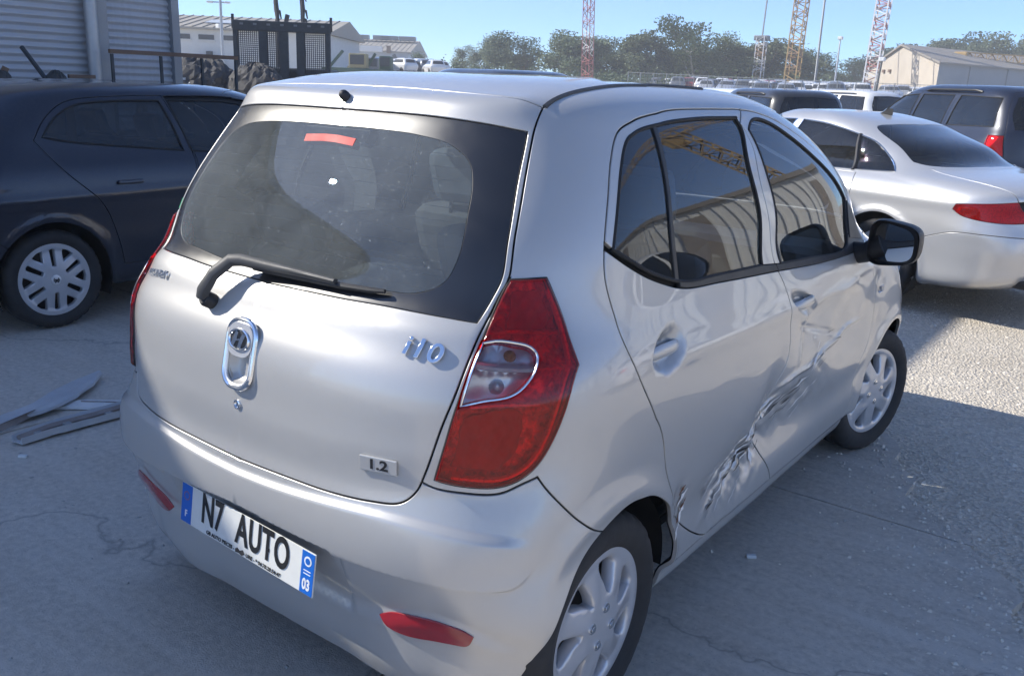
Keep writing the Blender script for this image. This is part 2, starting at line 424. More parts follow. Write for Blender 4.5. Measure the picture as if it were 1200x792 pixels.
def panel_arrays(body, vo, F, mask, sgn=1, off=0, gap=.002, flange=.012, bev=.0022, seam=True):
    T = F[mask]
    if not len(T): return None
    A = vo[T[:, 1]]-vo[T[:, 0]]; B = vo[T[:, 2]]-vo[T[:, 0]]; ar = A[:, 0]*B[:, 1]-A[:, 1]*B[:, 0]
    T = np.where((ar < 0)[:, None], T[:, ::-1], T)
    ids, inv = np.unique(T, return_inverse=True); T = inv.reshape(T.shape); uv = vo[ids]
    P = body.P(uv[:, 0], uv[:, 1]); Nn = body.N(uv[:, 0], uv[:, 1])
    E = np.concatenate([T[:, [0, 1]], T[:, [1, 2]], T[:, [2, 0]]]); key = np.minimum(E[:, 0], E[:, 1])*1000000+np.maximum(E[:, 0], E[:, 1])
    _, ix, cnt = np.unique(key, return_index=True, return_counts=True); BE = E[ix[cnt == 1]]
    if seam: BE = BE[~((uv[BE[:, 0], 0] < 1e-5) & (uv[BE[:, 1], 0] < 1e-5))]
    P = P + Nn*off
    V = [P]; NN = [Nn]; FF = [T]
    if flange and len(BE):
        inw = np.zeros_like(P); d = P[BE[:, 1]]-P[BE[:, 0]]; d /= np.linalg.norm(d, axis=1, keepdims=True)+1e-12
        for c in (0, 1): np.add.at(inw, BE[:, c], np.cross(Nn[BE[:, c]], d))
        b = np.unique(BE); w = inw[b]; ln = np.linalg.norm(w, axis=1, keepdims=True); w = w/(ln+1e-9)*np.clip(2/np.maximum(ln, .8), 1, 1.6)
        if seam: on = uv[b, 0] < 1e-5; w[on, 0] = 0
        P0 = P[b].copy(); n = Nn[b]
        P[b] = P0 + w*(gap+bev); r1 = P0 + w*gap - n*bev*.8; r2 = P0 + w*gap - n*flange
        k = len(P); m = len(b); mp = np.full(len(P), -1); mp[b] = np.arange(m)
        o = -w/np.linalg.norm(w, axis=1, keepdims=True)
        n1 = n*.5+o; n1 /= np.linalg.norm(n1, axis=1, keepdims=True)
        V += [r1, r2, r1]; NN += [n1, o, o]
        a, c = mp[BE[:, 0]], mp[BE[:, 1]]; q = []
        for x0, x1, y0, y1 in ((BE[:, 0], BE[:, 1], k+a, k+c), (k+2*m+a, k+2*m+c, k+m+a, k+m+c)):
            q += [np.stack([x0, y0, x1], -1), np.stack([x1, y0, y1], -1)]
        FF += q
    V = np.concatenate(V); NN = np.concatenate(NN); FF = np.concatenate(FF)
    if sgn < 0: V = V*[-1, 1, 1]; NN = NN*[-1, 1, 1]; FF = FF[:, ::-1]
    return V, FF, NN
def panel(name, bodies, vo, F, reg, region, side, m, parent, **kw):
    """side: 'r', 'l' or 'b' (both halves in one mesh across the centre line)"""
    mask = np.array([r == region for r in reg]); out = []
    if side in 'rb': out.append(panel_arrays(bodies[0], vo, F, mask, 1, seam=side == 'b', **kw))
    if side in 'lb': out.append(panel_arrays(bodies[1], vo, F, mask, -1, seam=side == 'b', **kw))
    out = [o for o in out if o is not None]
    if not out: print('EMPTY REGION', name, region); return None
    V = []; FF = []; NN = []; k = 0
    for v, f, n in out: V.append(v); FF.append(f+k); NN.append(n); k += len(v)
    me = mesh(name, np.concatenate(V), np.concatenate(FF), True, np.concatenate(NN))
    return link(name, me, parent, m)
def surf_tube(name, body, uv, r, m, parent, sgn=1, off=0, closed=False, n=6):
    uv = np.array(uv); P = body.P(uv[:, 0], uv[:, 1])+body.N(uv[:, 0], uv[:, 1])*off; P[:, 0] *= sgn
    return MB().tube([Vector(p) for p in P], r, n, closed=closed).build(name, m, parent)
def on_surf(body, u, v, sgn=1, off=0):
    p = body.P(np.array([u]), np.array([v]))[0]; n = body.N(np.array([u]), np.array([v]))[0]
    p = (p+n*off)*[sgn, 1, 1]; n = n*[sgn, 1, 1]; return Vector(p), Vector(n)
def grid_uv(u0, u1, v0, v1, hu, hv):
    nu, nv = max(2, int((u1-u0)/hu)), max(2, int((v1-v0)/hv))
    U, V = np.meshgrid(np.linspace(u0, u1, nu+1)[1:-1], np.linspace(v0, v1, nv+1)[1:-1], indexing='ij')
    V = V + (np.arange(V.shape[0]) % 2)[:, None]*.5*(v1-v0)/nv*.6
    return np.stack([U.ravel(), V.ravel()], -1)
# ------------------------------------------------------------ wheels (axis x, outer face towards +x)
def disc_mesh(R, holes, hf, depth, h=.012, inner=0):
    """pressed disc with holes that have depth"""
    a = np.linspace(0, 2*math.pi, 72, endpoint=False); lines = [(np.stack([R*np.cos(a), R*np.sin(a)], -1), True)]+[(catmull(p, .006, True), True) for p in holes]
    g = np.arange(-R, R, h); X, Y = np.meshgrid(g, g); X = X+(np.arange(len(g)) % 2)[:, None]*h/2; G = np.stack([X.ravel(), Y.ravel()], -1)
    G = G[np.hypot(G[:, 0], G[:, 1]) < R-.006]
    seeds = [('rim', (.0005, .0007))]
    vo, F, reg = cdt_flood(lines, G, .005, seeds); T = F[np.array([r == 'rim' for r in reg])]
    A = vo[T[:, 1]]-vo[T[:, 0]]; B = vo[T[:, 2]]-vo[T[:, 0]]; ar = A[:, 0]*B[:, 1]-A[:, 1]*B[:, 0]; T = np.where((ar < 0)[:, None], T[:, ::-1], T)
    ids, inv = np.unique(T, return_inverse=True); T = inv.reshape(T.shape); uv = vo[ids]
    z = hf(uv[:, 0], uv[:, 1]); P = np.stack([z, uv[:, 0], uv[:, 1]], -1)
    E = np.concatenate([T[:, [0, 1]], T[:, [1, 2]], T[:, [2, 0]]]); key = np.minimum(E[:, 0], E[:, 1])*100000+np.maximum(E[:, 0], E[:, 1])
    _, ix, cnt = np.unique(key, return_index=True, return_counts=True); BE = E[ix[cnt == 1]]
    b = np.unique(BE); mp = np.full(len(P), -1); mp[b] = np.arange(len(b)); k = len(P); m = len(b)
    d = uv[BE[:, 1]]-uv[BE[:, 0]]; inw = np.zeros_like(uv)
    for c in (0, 1): np.add.at(inw, BE[:, c], np.stack([-d[:, 1], d[:, 0]], -1))
    w = inw[b]; w /= np.linalg.norm(w, axis=1, keepdims=True)+1e-9
    low = P[b].copy(); low[:, 0] -= .004; low[:, 1:] -= w*.003; r2 = low.copy(); r2[:, 0] -= depth
    a_, c_ = mp[BE[:, 0]], mp[BE[:, 1]]; q = []
    for x0, x1, y0, y1 in ((BE[:, 0], BE[:, 1], k+a_, k+c_), (k+a_, k+c_, k+m+a_, k+m+c_)):
        q += [np.stack([x0, y0, x1], -1), np.stack([x1, y0, y1], -1)]
    V = np.concatenate([P, low, r2]); FF = np.concatenate([T]+q)
    me = mesh('rim', V, FF, True)
    try: me.set_sharp_from_angle(angle=math.radians(50))
    except Exception: pass
    return me
def tyre_mesh(R, r, w, n=120, tread=True):
    prof = [(r, -w*.40), (r+.008, -w*.46), (r+(R-r)*.5, -w*.53), (R-.022, -w*.50), (R-.008, -w*.44), (R, -w*.34), (R+.001, -w*.16)]
    if tread: prof += [(R-.007, -w*.15), (R-.007, -w*.11), (R+.001, -w*.10)]
    prof += [(a, -b) for a, b in prof[::-1]]
    V = []; F = []; m = len(prof)
    for k in range(n):
        a = 2*math.pi*k/n; ca, sa = math.cos(a), math.sin(a)
        for i, (rr, h) in enumerate(prof):
            if tread and k % 4 == 0 and (3 <= i <= 5 or m-6 <= i <= m-4): rr -= .006 if i not in (3, m-4) else .002
            V.append((h, rr*ca, rr*sa))
    for k in range(n):
        k2 = (k+1) % n
        for i in range(m-1): F.append((k*m+i, k2*m+i, k2*m+i+1, k*m+i+1))
    return mesh('tyre', V, F, True)
def radial_poly(pts, ang, swirl=0):
    """pts (r, angle) turned by ang"""
    return [(r*math.cos(a+ang+swirl*r), r*math.sin(a+ang+swirl*r)) for r, a in pts]
WHEELS = {}
def wheel_set(key, R, rr, w, holes, hf, rim_mat, depth=.03, lugs=4, lug_r=.05, h=.012):
    WHEELS[key] = dict(tyre=tyre_mesh(R, rr-.004, w), rim=disc_mesh(rr, holes, hf, depth, h), R=R, rr=rr, w=w, mat=rim_mat, lugs=lugs, lug_r=lug_r, hf=hf)
def add_wheel(car, key, x, y, z, steer=0, side=1):
    k = WHEELS[key]; t = link('wheel', k['tyre'], car, 'tyre_rubber'); t.location = (x-side*k['w']*.5, y, z)
    t.rotation_euler = (random.uniform(0, 6.28), 0, (0 if side > 0 else math.pi)+steer)
    t.rotation_mode = 'ZYX' if False else 'XYZ'
    r = link('rim', k['rim'], t, k['mat'], (k['w']*.40, 0, 0))
    b = MB(); b.lathe([(0.0, 0), (k['rr']*.99, 0), (k['rr']*.99, .09)], 32).build('brake_drum', 'brake_metal', t, (k['w']*.40-.10, 0, 0))
    if 'lugme' not in k:
        k['lugme'] = MB().lathe([(.0135, -.004), (.0135, .002), (.010, .003), (.010, -.002), (.0085, -.002), (.0085, .006), (0, .007)], 12).me('wheel_nut')
    for i in range(k['lugs']):
        a = 2*math.pi*(i+.5)/k['lugs']; cy, cz = k['lug_r']*math.cos(a), k['lug_r']*math.sin(a); hx = float(k['hf'](np.array([cy]), np.array([cz]))[0])
        link('wheel_nut', k['lugme'], t, 'chrome', (k['w']*.40+hx, cy, cz))
    return t
# ------------------------------------------------------------ ground
def terrain(x, y):
    d = math.hypot(x, y); t = max(0, min(1, (d-28)/75)); return 1.3*t*t*(3-2*t)
def pt(px, D, py=None):
    """ground point seen in column px of the photograph at depth D along the lens axis, or the point at row py"""
    f = Vector((-math.sin(YAW)*math.cos(PITCH), math.cos(YAW)*math.cos(PITCH), -math.sin(PITCH))); r = Vector((math.cos(YAW), math.sin(YAW), 0)); u = r.cross(f)
    c, s = math.cos(ROLL), math.sin(ROLL); r, u = c*r+s*u, -s*r+c*u; C = Vector(CAM_POS)
    if py is None: py = 97.5+(px-600)*math.tan(ROLL)
    p = C + (f + r*(px-600)/1040.97 - u*(py-396)/1040.97)*D
    return p
def gp(px, D): p = pt(px, D); return Vector((p.x, p.y, terrain(p.x, p.y)))
def surface_mats():
    m, n, out = nt('concrete'); b = N(n, 'ShaderNodeBsdfPrincipled'); L(n, b.outputs[0], out.inputs[0])
    t = N(n, 'ShaderNodeTexCoord'); co = t.outputs['Object']
    base = ramp(n, noise(n, co, .7, 9, .62, .4), [(.28, (.48, .425, .355)), (.5, (.57, .51, .43)), (.75, (.64, .58, .50))])
    fine = ramp(n, noise(n, co, 38, 6, .7), [(.3, .72), (.7, 1.18)]); c = mixc(n, 1.0, base, fine, 'MULTIPLY')
    # dusty drag marks: stretched noise at two headings
    for rot, sc, f0 in ((.55, (.35, 6.5, 1), .5), (-.35, (.5, 8, 1), .4), (1.2, (.25, 4, 1), .35)):
        mp = N(n, 'ShaderNodeMapping'); L(n, co, mp.inputs[0]); mp.inputs['Rotation'].default_value = (0, 0, rot); mp.inputs['Scale'].default_value = sc
        k = ramp(n, noise(n, mp.outputs[0], 1.6, 7, .6, .5), [(.50, 0), (.68, f0)]); c = mixc(n, k, c, (.64, .585, .51))
    k = ramp(n, noise(n, co, 1.1, 6, .6, .8), [(.60, 0), (.74, .5)]); c = mixc(n, k, c, (.29, .262, .23))   # damp and oil stains
    sp = N(n, 'ShaderNodeTexVoronoi'); L(n, co, sp.inputs['Vector']); sp.inputs['Scale'].default_value = 55; k = ramp(n, sp.outputs['Distance'], [(.05, .8), (.13, 0)]); c = mixc(n, k, c, (.22, .215, .205))
    wv = N(n, 'ShaderNodeVectorMath', operation='ADD'); nz = N(n, 'ShaderNodeTexNoise'); L(n, co, nz.inputs['Vector']); nz.inputs['Scale'].default_value = 1.8; nz.inputs['Detail'].default_value = 5
    L(n, co, wv.inputs[0]); L(n, nz.outputs['Color'], wv.inputs[1]); ck = N(n, 'ShaderNodeTexVoronoi', feature='DISTANCE_TO_EDGE'); L(n, wv.outputs[0], ck.inputs['Vector']); ck.inputs['Scale'].default_value = .42
    k = ramp(n, ck.outputs['Distance'], [(0, .5), (.0025, .3), (.005, 0)]); c = mixc(n, k, c, (.14, .135, .13))   # cracks
    L(n, c, b.inputs['Base Color']); r = ramp(n, noise(n, co, 5, 5), [(.3, .72), (.7, .95)]); L(n, r, b.inputs['Roughness'])
    h = mixc(n, .5, noise(n, co, 160, 4, .7), noise(n, co, 9, 6, .6)); L(n, bump(n, h, .55, .012), b.inputs['Normal'])
    m, n, out = nt('gravel'); b = N(n, 'ShaderNodeBsdfPrincipled'); L(n, b.outputs[0], out.inputs[0]); t = N(n, 'ShaderNodeTexCoord'); co = t.outputs['Object']
    v = N(n, 'ShaderNodeTexVoronoi'); L(n, co, v.inputs['Vector']); v.inputs['Scale'].default_value = 60; v.inputs['Randomness'].default_value = 1
    c = ramp(n, noise(n, co, 1.3, 7, .6), [(.3, (.57, .505, .41)), (.7, (.71, .64, .535))]); st = ramp(n, v.outputs['Color'], [(.1, .78), (.9, 1.15)]); c = mixc(n, 1.0, c, st, 'MULTIPLY')
    L(n, c, b.inputs['Base Color']); b.inputs['Roughness'].default_value = .95
    h = mixc(n, .45, v.outputs['Distance'], noise(n, co, 70, 5, .7)); L(n, bump(n, h, .9, .03), b.inputs['Normal'])
surface_mats()
basic('stone', (.40, .38, .345), .95, var=.35, vs=9, bmp=.5, bs=80)
basic('pale_stone', (.66, .60, .51), .95, var=.3, vs=9, bmp=.5, bs=80)
def ground():
    V = []; Fq = []; rs = [0, 6, 12, 20, 28, 35, 45, 55, 65, 75, 85, 95, 105, 140, 190, 240]; n = 72
    for i, r in enumerate(rs):
        for k in range(n):
            x, y = r*math.cos(2*math.pi*k/n), r*math.sin(2*math.pi*k/n); V.append((x, y, terrain(x, y)-.03))
    for i in range(len(rs)-1):
        for k in range(n): Fq.append((i*n+k, (i+1)*n+k, (i+1)*n+(k+1) % n, i*n+(k+1) % n) if i else (k, n+k, n+(k+1) % n))
    MB().add(V, Fq, True).build('ground', 'gravel')['kind'] = 'structure'
    # concrete yard: separate bays with joints between them, their rim frayed where the gravel starts
    pav = empty('concrete_yard'); pav['kind'] = 'structure'
    R = random.Random(5)
    def edge(y): return 1.25+.78*math.sin((y-.9)*.55)*-1 if False else np.interp(y, [-12, -2, 0, 1.4, 1.9, 2.4, 3.0, 3.7, 4.6, 6, 9, 14, 22], [4.0, 3.2, 2.4, 1.75, 1.46, 1.14, .80, .52, .1, -1.2, -3.2, -5.5, -8])
    xs = [-16, -11.5, -7.0, -4.6, -2.2, .22]; ys = [-12.2, -8.2, -4.3, -.62, 2.13, 4.9, 7.7, 10.6, 14, 18]
    for j in range(len(ys)-1):
        y0, y1 = ys[j]+.006, ys[j+1]-.006
        for i in range(len(xs)):
            x0 = xs[i]+.005; last = i == len(xs)-1; x1 = None if last else xs[i+1]-.005
            yy = np.linspace(y0, y1, 30); e = np.array([edge(t)+.05*math.sin(t*7)+.03*math.sin(t*17+1)+R.uniform(-.02, .02) for t in yy])
            xr = np.minimum(e, x1) if not last else e
            ok = xr > x0+.05
            if ok.sum() < 2: continue
            yy, xr = yy[ok], xr[ok]
            P = [(float(xr[k]), float(yy[k])) for k in range(len(yy))]; poly = [(x0, float(yy[0]))]+P+[(x0, float(yy[-1]))]
            MB().prism(poly, -.05, R.uniform(-.0015, .0015)).build('concrete_bay', 'concrete', pav)
    # loose stones
    V = []; Fq = []
    def stones(cnt, fx, s0, s1, name, m):
        V = []; Fq = []
        base = [(1, 0, 0), (-1, 0, 0), (0, 1, 0), (0, -1, 0), (0, 0, 1), (0, 0, -.6), (.6, .6, .5), (-.6, .5, .55)]
        for _ in range(cnt):
            x, y, z = fx(); s = s0*(s1/s0)**(R.random()**2.2); a = R.uniform(0, 6.28); sx, sy, sz = s*R.uniform(.7, 1.3), s*R.uniform(.7, 1.2), s*R.uniform(.4, .8); k = len(V)
            for p in ((1, 0, 0), (.2, 1, 0), (-1, .2, 0), (-.1, -1, 0), (.25, .2, 1), (-.3, -.3, .8)):
                px, py_ = p[0]*sx*R.uniform(.8, 1.2), p[1]*sy*R.uniform(.8, 1.2); V.append((x+px*math.cos(a)-py_*math.sin(a), y+px*math.sin(a)+py_*math.cos(a), z+p[2]*sz))
            Fq += [(k+a_, k+b_, k+c_) for a_, b_, c_ in ((0, 1, 4), (1, 2, 4), (2, 5, 4), (2, 3, 5), (3, 0, 5), (0, 4, 5))]
        o = MB().add(V, Fq).build(name, m); o['kind'] = 'stuff'; o['label'] = 'loose pale stones and grit scattered over the yard'; return o
    def on_gravel():
        while True:
            y = R.uniform(1.2, 12) if R.random() < .75 else R.uniform(-2, 25); x = edge(y)+R.expovariate(.55)-.1
            if x < 7: return x, y, -.03 if x > edge(y) else 0
    stones(20000, on_gravel, .003, .014, 'gravel_stones', 'pale_stone')
    def on_yard():
        y = R.uniform(-2, 6); return R.uniform(-5, edge(y)), y, 0
    stones(2600, on_yard, .002, .010, 'grit', 'stone')
    def near_edge():
        y = R.uniform(.5, 6); return edge(y)-R.expovariate(5), y, 0
    stones(2600, near_edge, .003, .012, 'edge_grit', 'pale_stone')
ground()
# ------------------------------------------------------------ the silver hatchback
HATCH_ROWS = [  # rear y,z | side x,z | front y,z | corner exponents and lengths
 (.060,.155, .735,.165, 3.38,.22, 3.9,.50,3.0,.8), (.034,.240,.755,.205,3.44,.27, 4.0,.51,3.0,.8),
 (.02,.34, .768,.29, 3.48,.36, 4.0,.53,3.0,.8), (-.012,.43,.784,.39, 3.50,.46, 4.0,.54,3.0,.8),
 (-.042,.53,.794,.52,3.51,.56, 4.0,.56,3.0,.8), (-.043,.62,.799,.65,3.50,.66, 3.8,.59,3.0,.8),
 (-.03,.72,.798,.77,3.46,.77, 3.3,.62,3.0,.9), (-.018,.84,.792,.87,3.36,.87, 3.2,.60,3.0,1.0),
 (.005,.96,.776,.96,3.10,.95, 3.3,.60,3.0,1.0), (.075,1.06,.748,1.04,2.90,1.03, 3.5,.60,3.2,1.05),
 (.146,1.20,.716,1.18,2.74,1.18, 3.7,.58,3.3,1.0), (.240,1.35,.663,1.34,2.52,1.34, 3.9,.56,3.3,.95),
 (.311,1.455,.607,1.455,2.29,1.45, 4.0,.54,3.1,.9), (.362,1.51,.565,1.515,2.10,1.505, 4.0,.52,3.0,.85),
 (.46,1.545,.50,1.550,1.95,1.54, 3.8,.50,3.0,.8), (.78,1.575,.29,1.577,1.65,1.573, 3.4,.38,3.0,.45),
 (1.2,1.583,.03,1.583,1.30,1.583, 3.0,.04,3.0,.04)]
HATCH_VK = [0, .070, .149, .255, .387, .517, .637, .737, .829, .914, 1.060, 1.228, 1.352, 1.426, 1.499, 1.711, 1.971]
def ss(x): x = np.clip(x, 0, 1); return x*x*(3-2*x)
def wob(a, b, k=1.0):
    return np.sin(a*31*k+2.1*np.sin(b*23*k))+.6*np.sin(b*47*k+1.7*np.sin(a*39*k)+1.3)+.4*np.sin((a+b)*71*k+.5)
def ridge(d, w): return np.exp(-(d/w)**2)
def smooth_interp(xk, yk):
    f = natspline(xk, np.array(yk)[:, None]); return lambda x: f(np.clip(x, xk[0], xk[-1]))[..., 0]
MOULD_LO = smooth_interp([0, .2, .33, .46, .56, .65, .72, .79, .83], [.392, .383, .382, .386, .387, .387, .390, .416, .461])
MOULD_UP = smooth_interp([0, .13, .27, .37, .47, .58, .67, .75, .83], [.513, .518, .529, .537, .538, .525, .507, .488, .471])
MOULD_LIP = smooth_interp([0, .22, .30, .42, .51, .59, .69, .80], [.16, .17, .185, .206, .245, .264, .252, .24])
def hatch_disp(u, v, p, dents):
    y, z = p[..., 1], p[..., 2]; d = np.zeros_like(y)
    au = np.abs(u)
    lo = MOULD_LO(au); up = MOULD_UP(au)
    fade = 1-ss((au-.66)/.17)
    d += -.028*ss((lo-v)/.018)*fade                                     # below the bumper moulding
    d += -.012*ss((v-up)/.034)*fade*(1-ss((v-.60)/.10))                  # shelf above it
    lip = MOULD_LIP(au)
    d += .016*ss((lip-v)/.05)*(1-ss((au-.66)/.14))*ss((au-.25)/.2)                     # lower lip that carries the reflectors
    rec = ss((.335-au)/.02)*ss((v-.135)/.025)*ss((lo+.01-v)/.01)
    d += -.014*rec                                                      # number plate recess
    for yc in (.444, 2.824):
        r = np.hypot(y-yc, z-.283); m = ss((au-.80)/.12)*ss((z-.24)/.06)
        d += m*(.007*np.exp(-((r-.352)/.022)**2)+.006*(1-ss((r-.37)/.05)))
    d += .040*ss((au-.54)/.24)*(1-ss((v-.26)/.18))*(1-ss((au-1.05)/.2))     # bumper flares out at the arch
    dm = ss((au-1.35)/.12)*(1-ss((au-2.75)/.12))                        # doors: hollow waist and sill crease
    d += -.013*dm*np.exp(-((v-.31-.02*(au-2))/.075)**2)
    d += -.030*dm*ss((.15-v)/.05)
    d += .006*dm*np.exp(-((v-.79+.03*(au-1.3))/.03)**2)
    for hu, hv, am in ((1.365, .815, .026), (2.275, .770, .016)):
        rr = np.hypot((u-hu)/1.45, (v-hv)/1.0); d += -am*(1-ss((rr-.026)/.036))
    d += .010*np.exp(-((v-.905)/.03)**2)*(1-ss((au-.60)/.06))             # rolled edge under the rear glass
    d += .012*np.exp(-((v-1.415)/.035)**2)*(1-ss((au-.62)/.12))           # roof lip above the glass
    d += -.006*ss((v-1.545)/.02)*ss((au-.95)/.1)*(v < 1.9)
    if dents:
        g = lambda yc, zc, sy, sz, a: a*np.exp(-((y-yc)/sy)**2-((z-zc)/sz)**2)
        sd = (au > 1.1)*(au < 3.3)*(1-ss((v-.84)/.07))
        e = g(1.56, .50, .26, .12, -.040)+g(1.20, .43, .20, .11, -.032)+g(1.80, .80, .22, .085, -.026)+g(2.15, .70, .20, .10, -.016)
        e += g(1.42, .58, .09, .14, -.024)+g(2.56, .84, .10, .06, -.012)+g(2.55, .66, .07, .07, -.010)
        e += .009*ridge(z-(.645+.10*(y-1.45)+.006*np.sin(y*21)), .010)*ss((y-1.42)/.1)*(1-ss((y-2.15)/.25))
        e += .004*ridge(z-(.885+.06*(y-1.9)+.008*np.sin(y*14+1)), .012)*ss((y-1.62)/.12)*(1-ss((y-2.35)/.15))
        e += -.005*ridge(z-(.79-.25*(y-1.75)), .012)*ss((y-1.55)/.1)*(1-ss((y-1.95)/.1))
        e += .004*ridge((y-1.64)-.35*(z-.8), .014)*ss((z-.66)/.05)*(1-ss((z-.86)/.05))
        e += -.012*ridge(z-(.53+.35*(y-1.25)), .010)*ss((y-1.02)/.1)*(1-ss((y-1.45)/.08))
        e += .010*ridge(z-(.46+.42*(y-1.2)), .008)*ss((y-.98)/.1)*(1-ss((y-1.42)/.06))
        c = np.exp(-((y-1.28)/.20)**2-((z-.46-.30*(y-1.32))/.10)**2); e += .0075*c*wob(y, z)+.0045*c*wob(y*1.7+1, z*1.9)
        c = np.exp(-((y-1.62)/.22)**2-((z-.56)/.07)**2); e += .0050*c*wob(y+.3, z*1.3)
        c = np.exp(-((y-2.0)/.45)**2-((z-.80)/.12)**2); e += .0030*c*wob(y*.45, z*.5)
        c = np.exp(-((y-.78)/.05)**2-((z-.47)/.07)**2); e += -.008*c+.004*c*wob(y*1.3, z*1.3)
        e += .0016*wob(y*.16, z*.22)*ss((y-.75)/.3)                       # slow waves in the whole flank
        d += e*sd
    return d
def build_hatch():
    car = empty('hatchback', (0, 0, 0), 0, 'silver small hatchback with dented doors, seen closest from behind', 'car')
    BR = Body(HATCH_ROWS, vk=HATCH_VK); BR.disp = lambda u, v, p: hatch_disp(u, v, p, True)
    BL = Body(HATCH_ROWS, vk=HATCH_VK); BL.disp = lambda u, v, p: hatch_disp(u, v, p, False)
    B = (BR, BL); vm = BR.vmax; UC = Body.UC; st = .009
    tg = [(0, .568), (.18, .572), (.314, .573), (.424, .579), (.492, .589), (.524, .616), (.544, .657), (.573, .737), (.604, .814), (.615, .886), (.622, .928), (.640, .985), (.656, 1.025), (.655, 1.126), (.659, 1.258), (.674, 1.349), (.688, 1.385), (.701, 1.411), (.605, 1.429), (.465, 1.448), (.244, 1.466), (0, 1.470)]
    glass_o = [(0, .926), (.098, .928), (.262, .932), (.401, .937), (.53, .935), (.604, .931), (.624, .98), (.640, 1.027), (.640, 1.107), (.640, 1.238), (.656, 1.349), (.543, 1.363), (.39, 1.373), (.194, 1.376), (0, 1.376)]
    frit = [(0, .948), (.15, .950), (.349, .965), (.458, .975), (.512, 1.004), (.535, 1.062), (.535, 1.155), (.53, 1.222), (.512, 1.27), (.454, 1.307), (.345, 1.325), (.179, 1.331), (0, 1.331)]
    lamp = [(.660, 1.022), (.746, 1.028), (.777, .982), (.833, .908), (.892, .85), (.869, .771), (.803, .677), (.757, .645), (.706, .632), (.622, .637), (.566, .647), (.592, .734), (.621, .833), (.631, .926), (.645, .985)]
    lamp_c = [(.630, .893), (.656, .898), (.697, .896), (.738, .888), (.763, .87), (.766, .846), (.747, .82), (.72, .806), (.662, .798), (.617, .789), (.626, .84)]
    split = [(.536, .640), (.562, .630), (.622, .622), (.706, .617), (.762, .632), (.795, .640), (.820, .611), (.878, .560), (.956, .504), (1.024, .467), (1.11, .438)]
    gutter = [(.701, 1.411), (.731, 1.436), (.788, 1.466), (.899, 1.499), (1.065, 1.527), (1.5, 1.545), (2.3, 1.547), (2.9, 1.546), (3.2, 1.535), (3.45, 1.485), (3.8, 1.455), (4.1, 1.445), (UC, 1.443)]
    rdoor = [(3.02, 1.413), (2.385, 1.413), (1.70, 1.410), (1.414, 1.403), (1.22, 1.392), (1.1, 1.377), (.984, 1.344), (.94, 1.279), (.927, 1.18), (.928, 1.085), (.945, 1.009), (1.017, .916), (1.188, .791), (1.317, .637), (1.417, .459), (1.516, .293), (1.60, .190), (1.677, .143), (1.852, .138), (2.061, .140)]
    bl = [(3.06, 1.4135), (2.69, 1.296), (2.393, 1.152), (2.328, .953), (2.295, .895), (2.209, .821), (2.10, .723), (2.025, .611), (1.965, .52), (1.945, .425), (1.97, .313), (2.061, .140)]
    fdoor = [(3.02, 1.413), (3.148, 1.402), (3.235, 1.375), (3.29, 1.329), (3.345, 1.268), (3.385, 1.166), (3.405, 1.05), (3.385, .94), (3.30, .880), (3.169, .823), (2.92, .716), (2.76, .555), (2.70, .433), (2.67, .335), (2.672, .230), (2.654, .135), (2.321, .138), (2.061, .140)]
    rwin = [(.966, 1.081), (.988, 1.257), (1.029, 1.322), (1.1, 1.347), (1.27, 1.365), (2.0, 1.381), (2.923, 1.383), (2.357, 1.207), (2.186, .937), (1.778, .951), (1.448, .964), (1.2, 1.009), (1.076, 1.045)]
    fwin = [(3.03, 1.375), (3.15, 1.364), (3.205, 1.311), (3.26, 1.238), (3.305, 1.165), (3.325, 1.07), (3.20, .935), (3.053, .890), (2.703, .906), (2.373, .922), (2.418, 1.022), (2.558, 1.19)]
    belt = [(.9265, 1.084), (1.051, 1.037), (1.194, .995), (1.44, .949), (1.765, .931), (2.302, .904), (2.713, .879), (3.05, .868), (3.25, .872), (3.33, .868)]
    hole = [(0, .851), (.017, .850), (.033, .840), (.0405, .817), (.0405, .776), (.033, .755), (.017, .744), (0, .743)]
    lines = [(np.array([(0, 0), (UC, 0), (UC, vm*.995), (0, vm*.995)]), True)]
    lines[0] = (catmull([(0, 0), (UC, 0), (UC, vm*.995), (0, vm*.995)], .05, True), True)
    lines += [(catmull(tg, st), False), (catmull(glass_o, st), False), (catmull(frit, st), False), (catmull(lamp, st*.8, True), True), (catmull(lamp_c, st*.7, True), True),
              (catmull(split, st), False), (catmull(gutter, st*1.5), False), (catmull(rdoor, st), False), (catmull(bl, st), False), (catmull(fdoor, st), False),
              (catmull(rwin, st, True), True), (catmull(fwin, st, True), True), (catmull(belt, st), False), (catmull(hole, .006), False)]
    lines += [(catmull([(.926, 1.10), (.966, 1.081)], st), False), (catmull([(2.186, .937), (2.373, .922)], st), False), (catmull([(3.20, .935), (3.43, .958)], st), False)]
    barl = [catmull([(1.230, 1.38), (1.378, .96)], st), catmull([(1.262, 1.38), (1.412, .95)], st)]
    lines += [(b, False) for b in barl]
    lines += [(catmull([(.725, 0), (.742, .073), (.790, .181), (.832, .247), (.880, .317), (.942, .378), (1.008, .421), (1.080, .45), (1.197, .474), (1.28, .472), (1.343, .458), (1.41, .41), (1.454, .356), (1.49, .29), (1.513, .203), (1.515, .11), (1.51, 0)], .012), False), (circle_uv(BR, 2.824, .283, .335), True)]
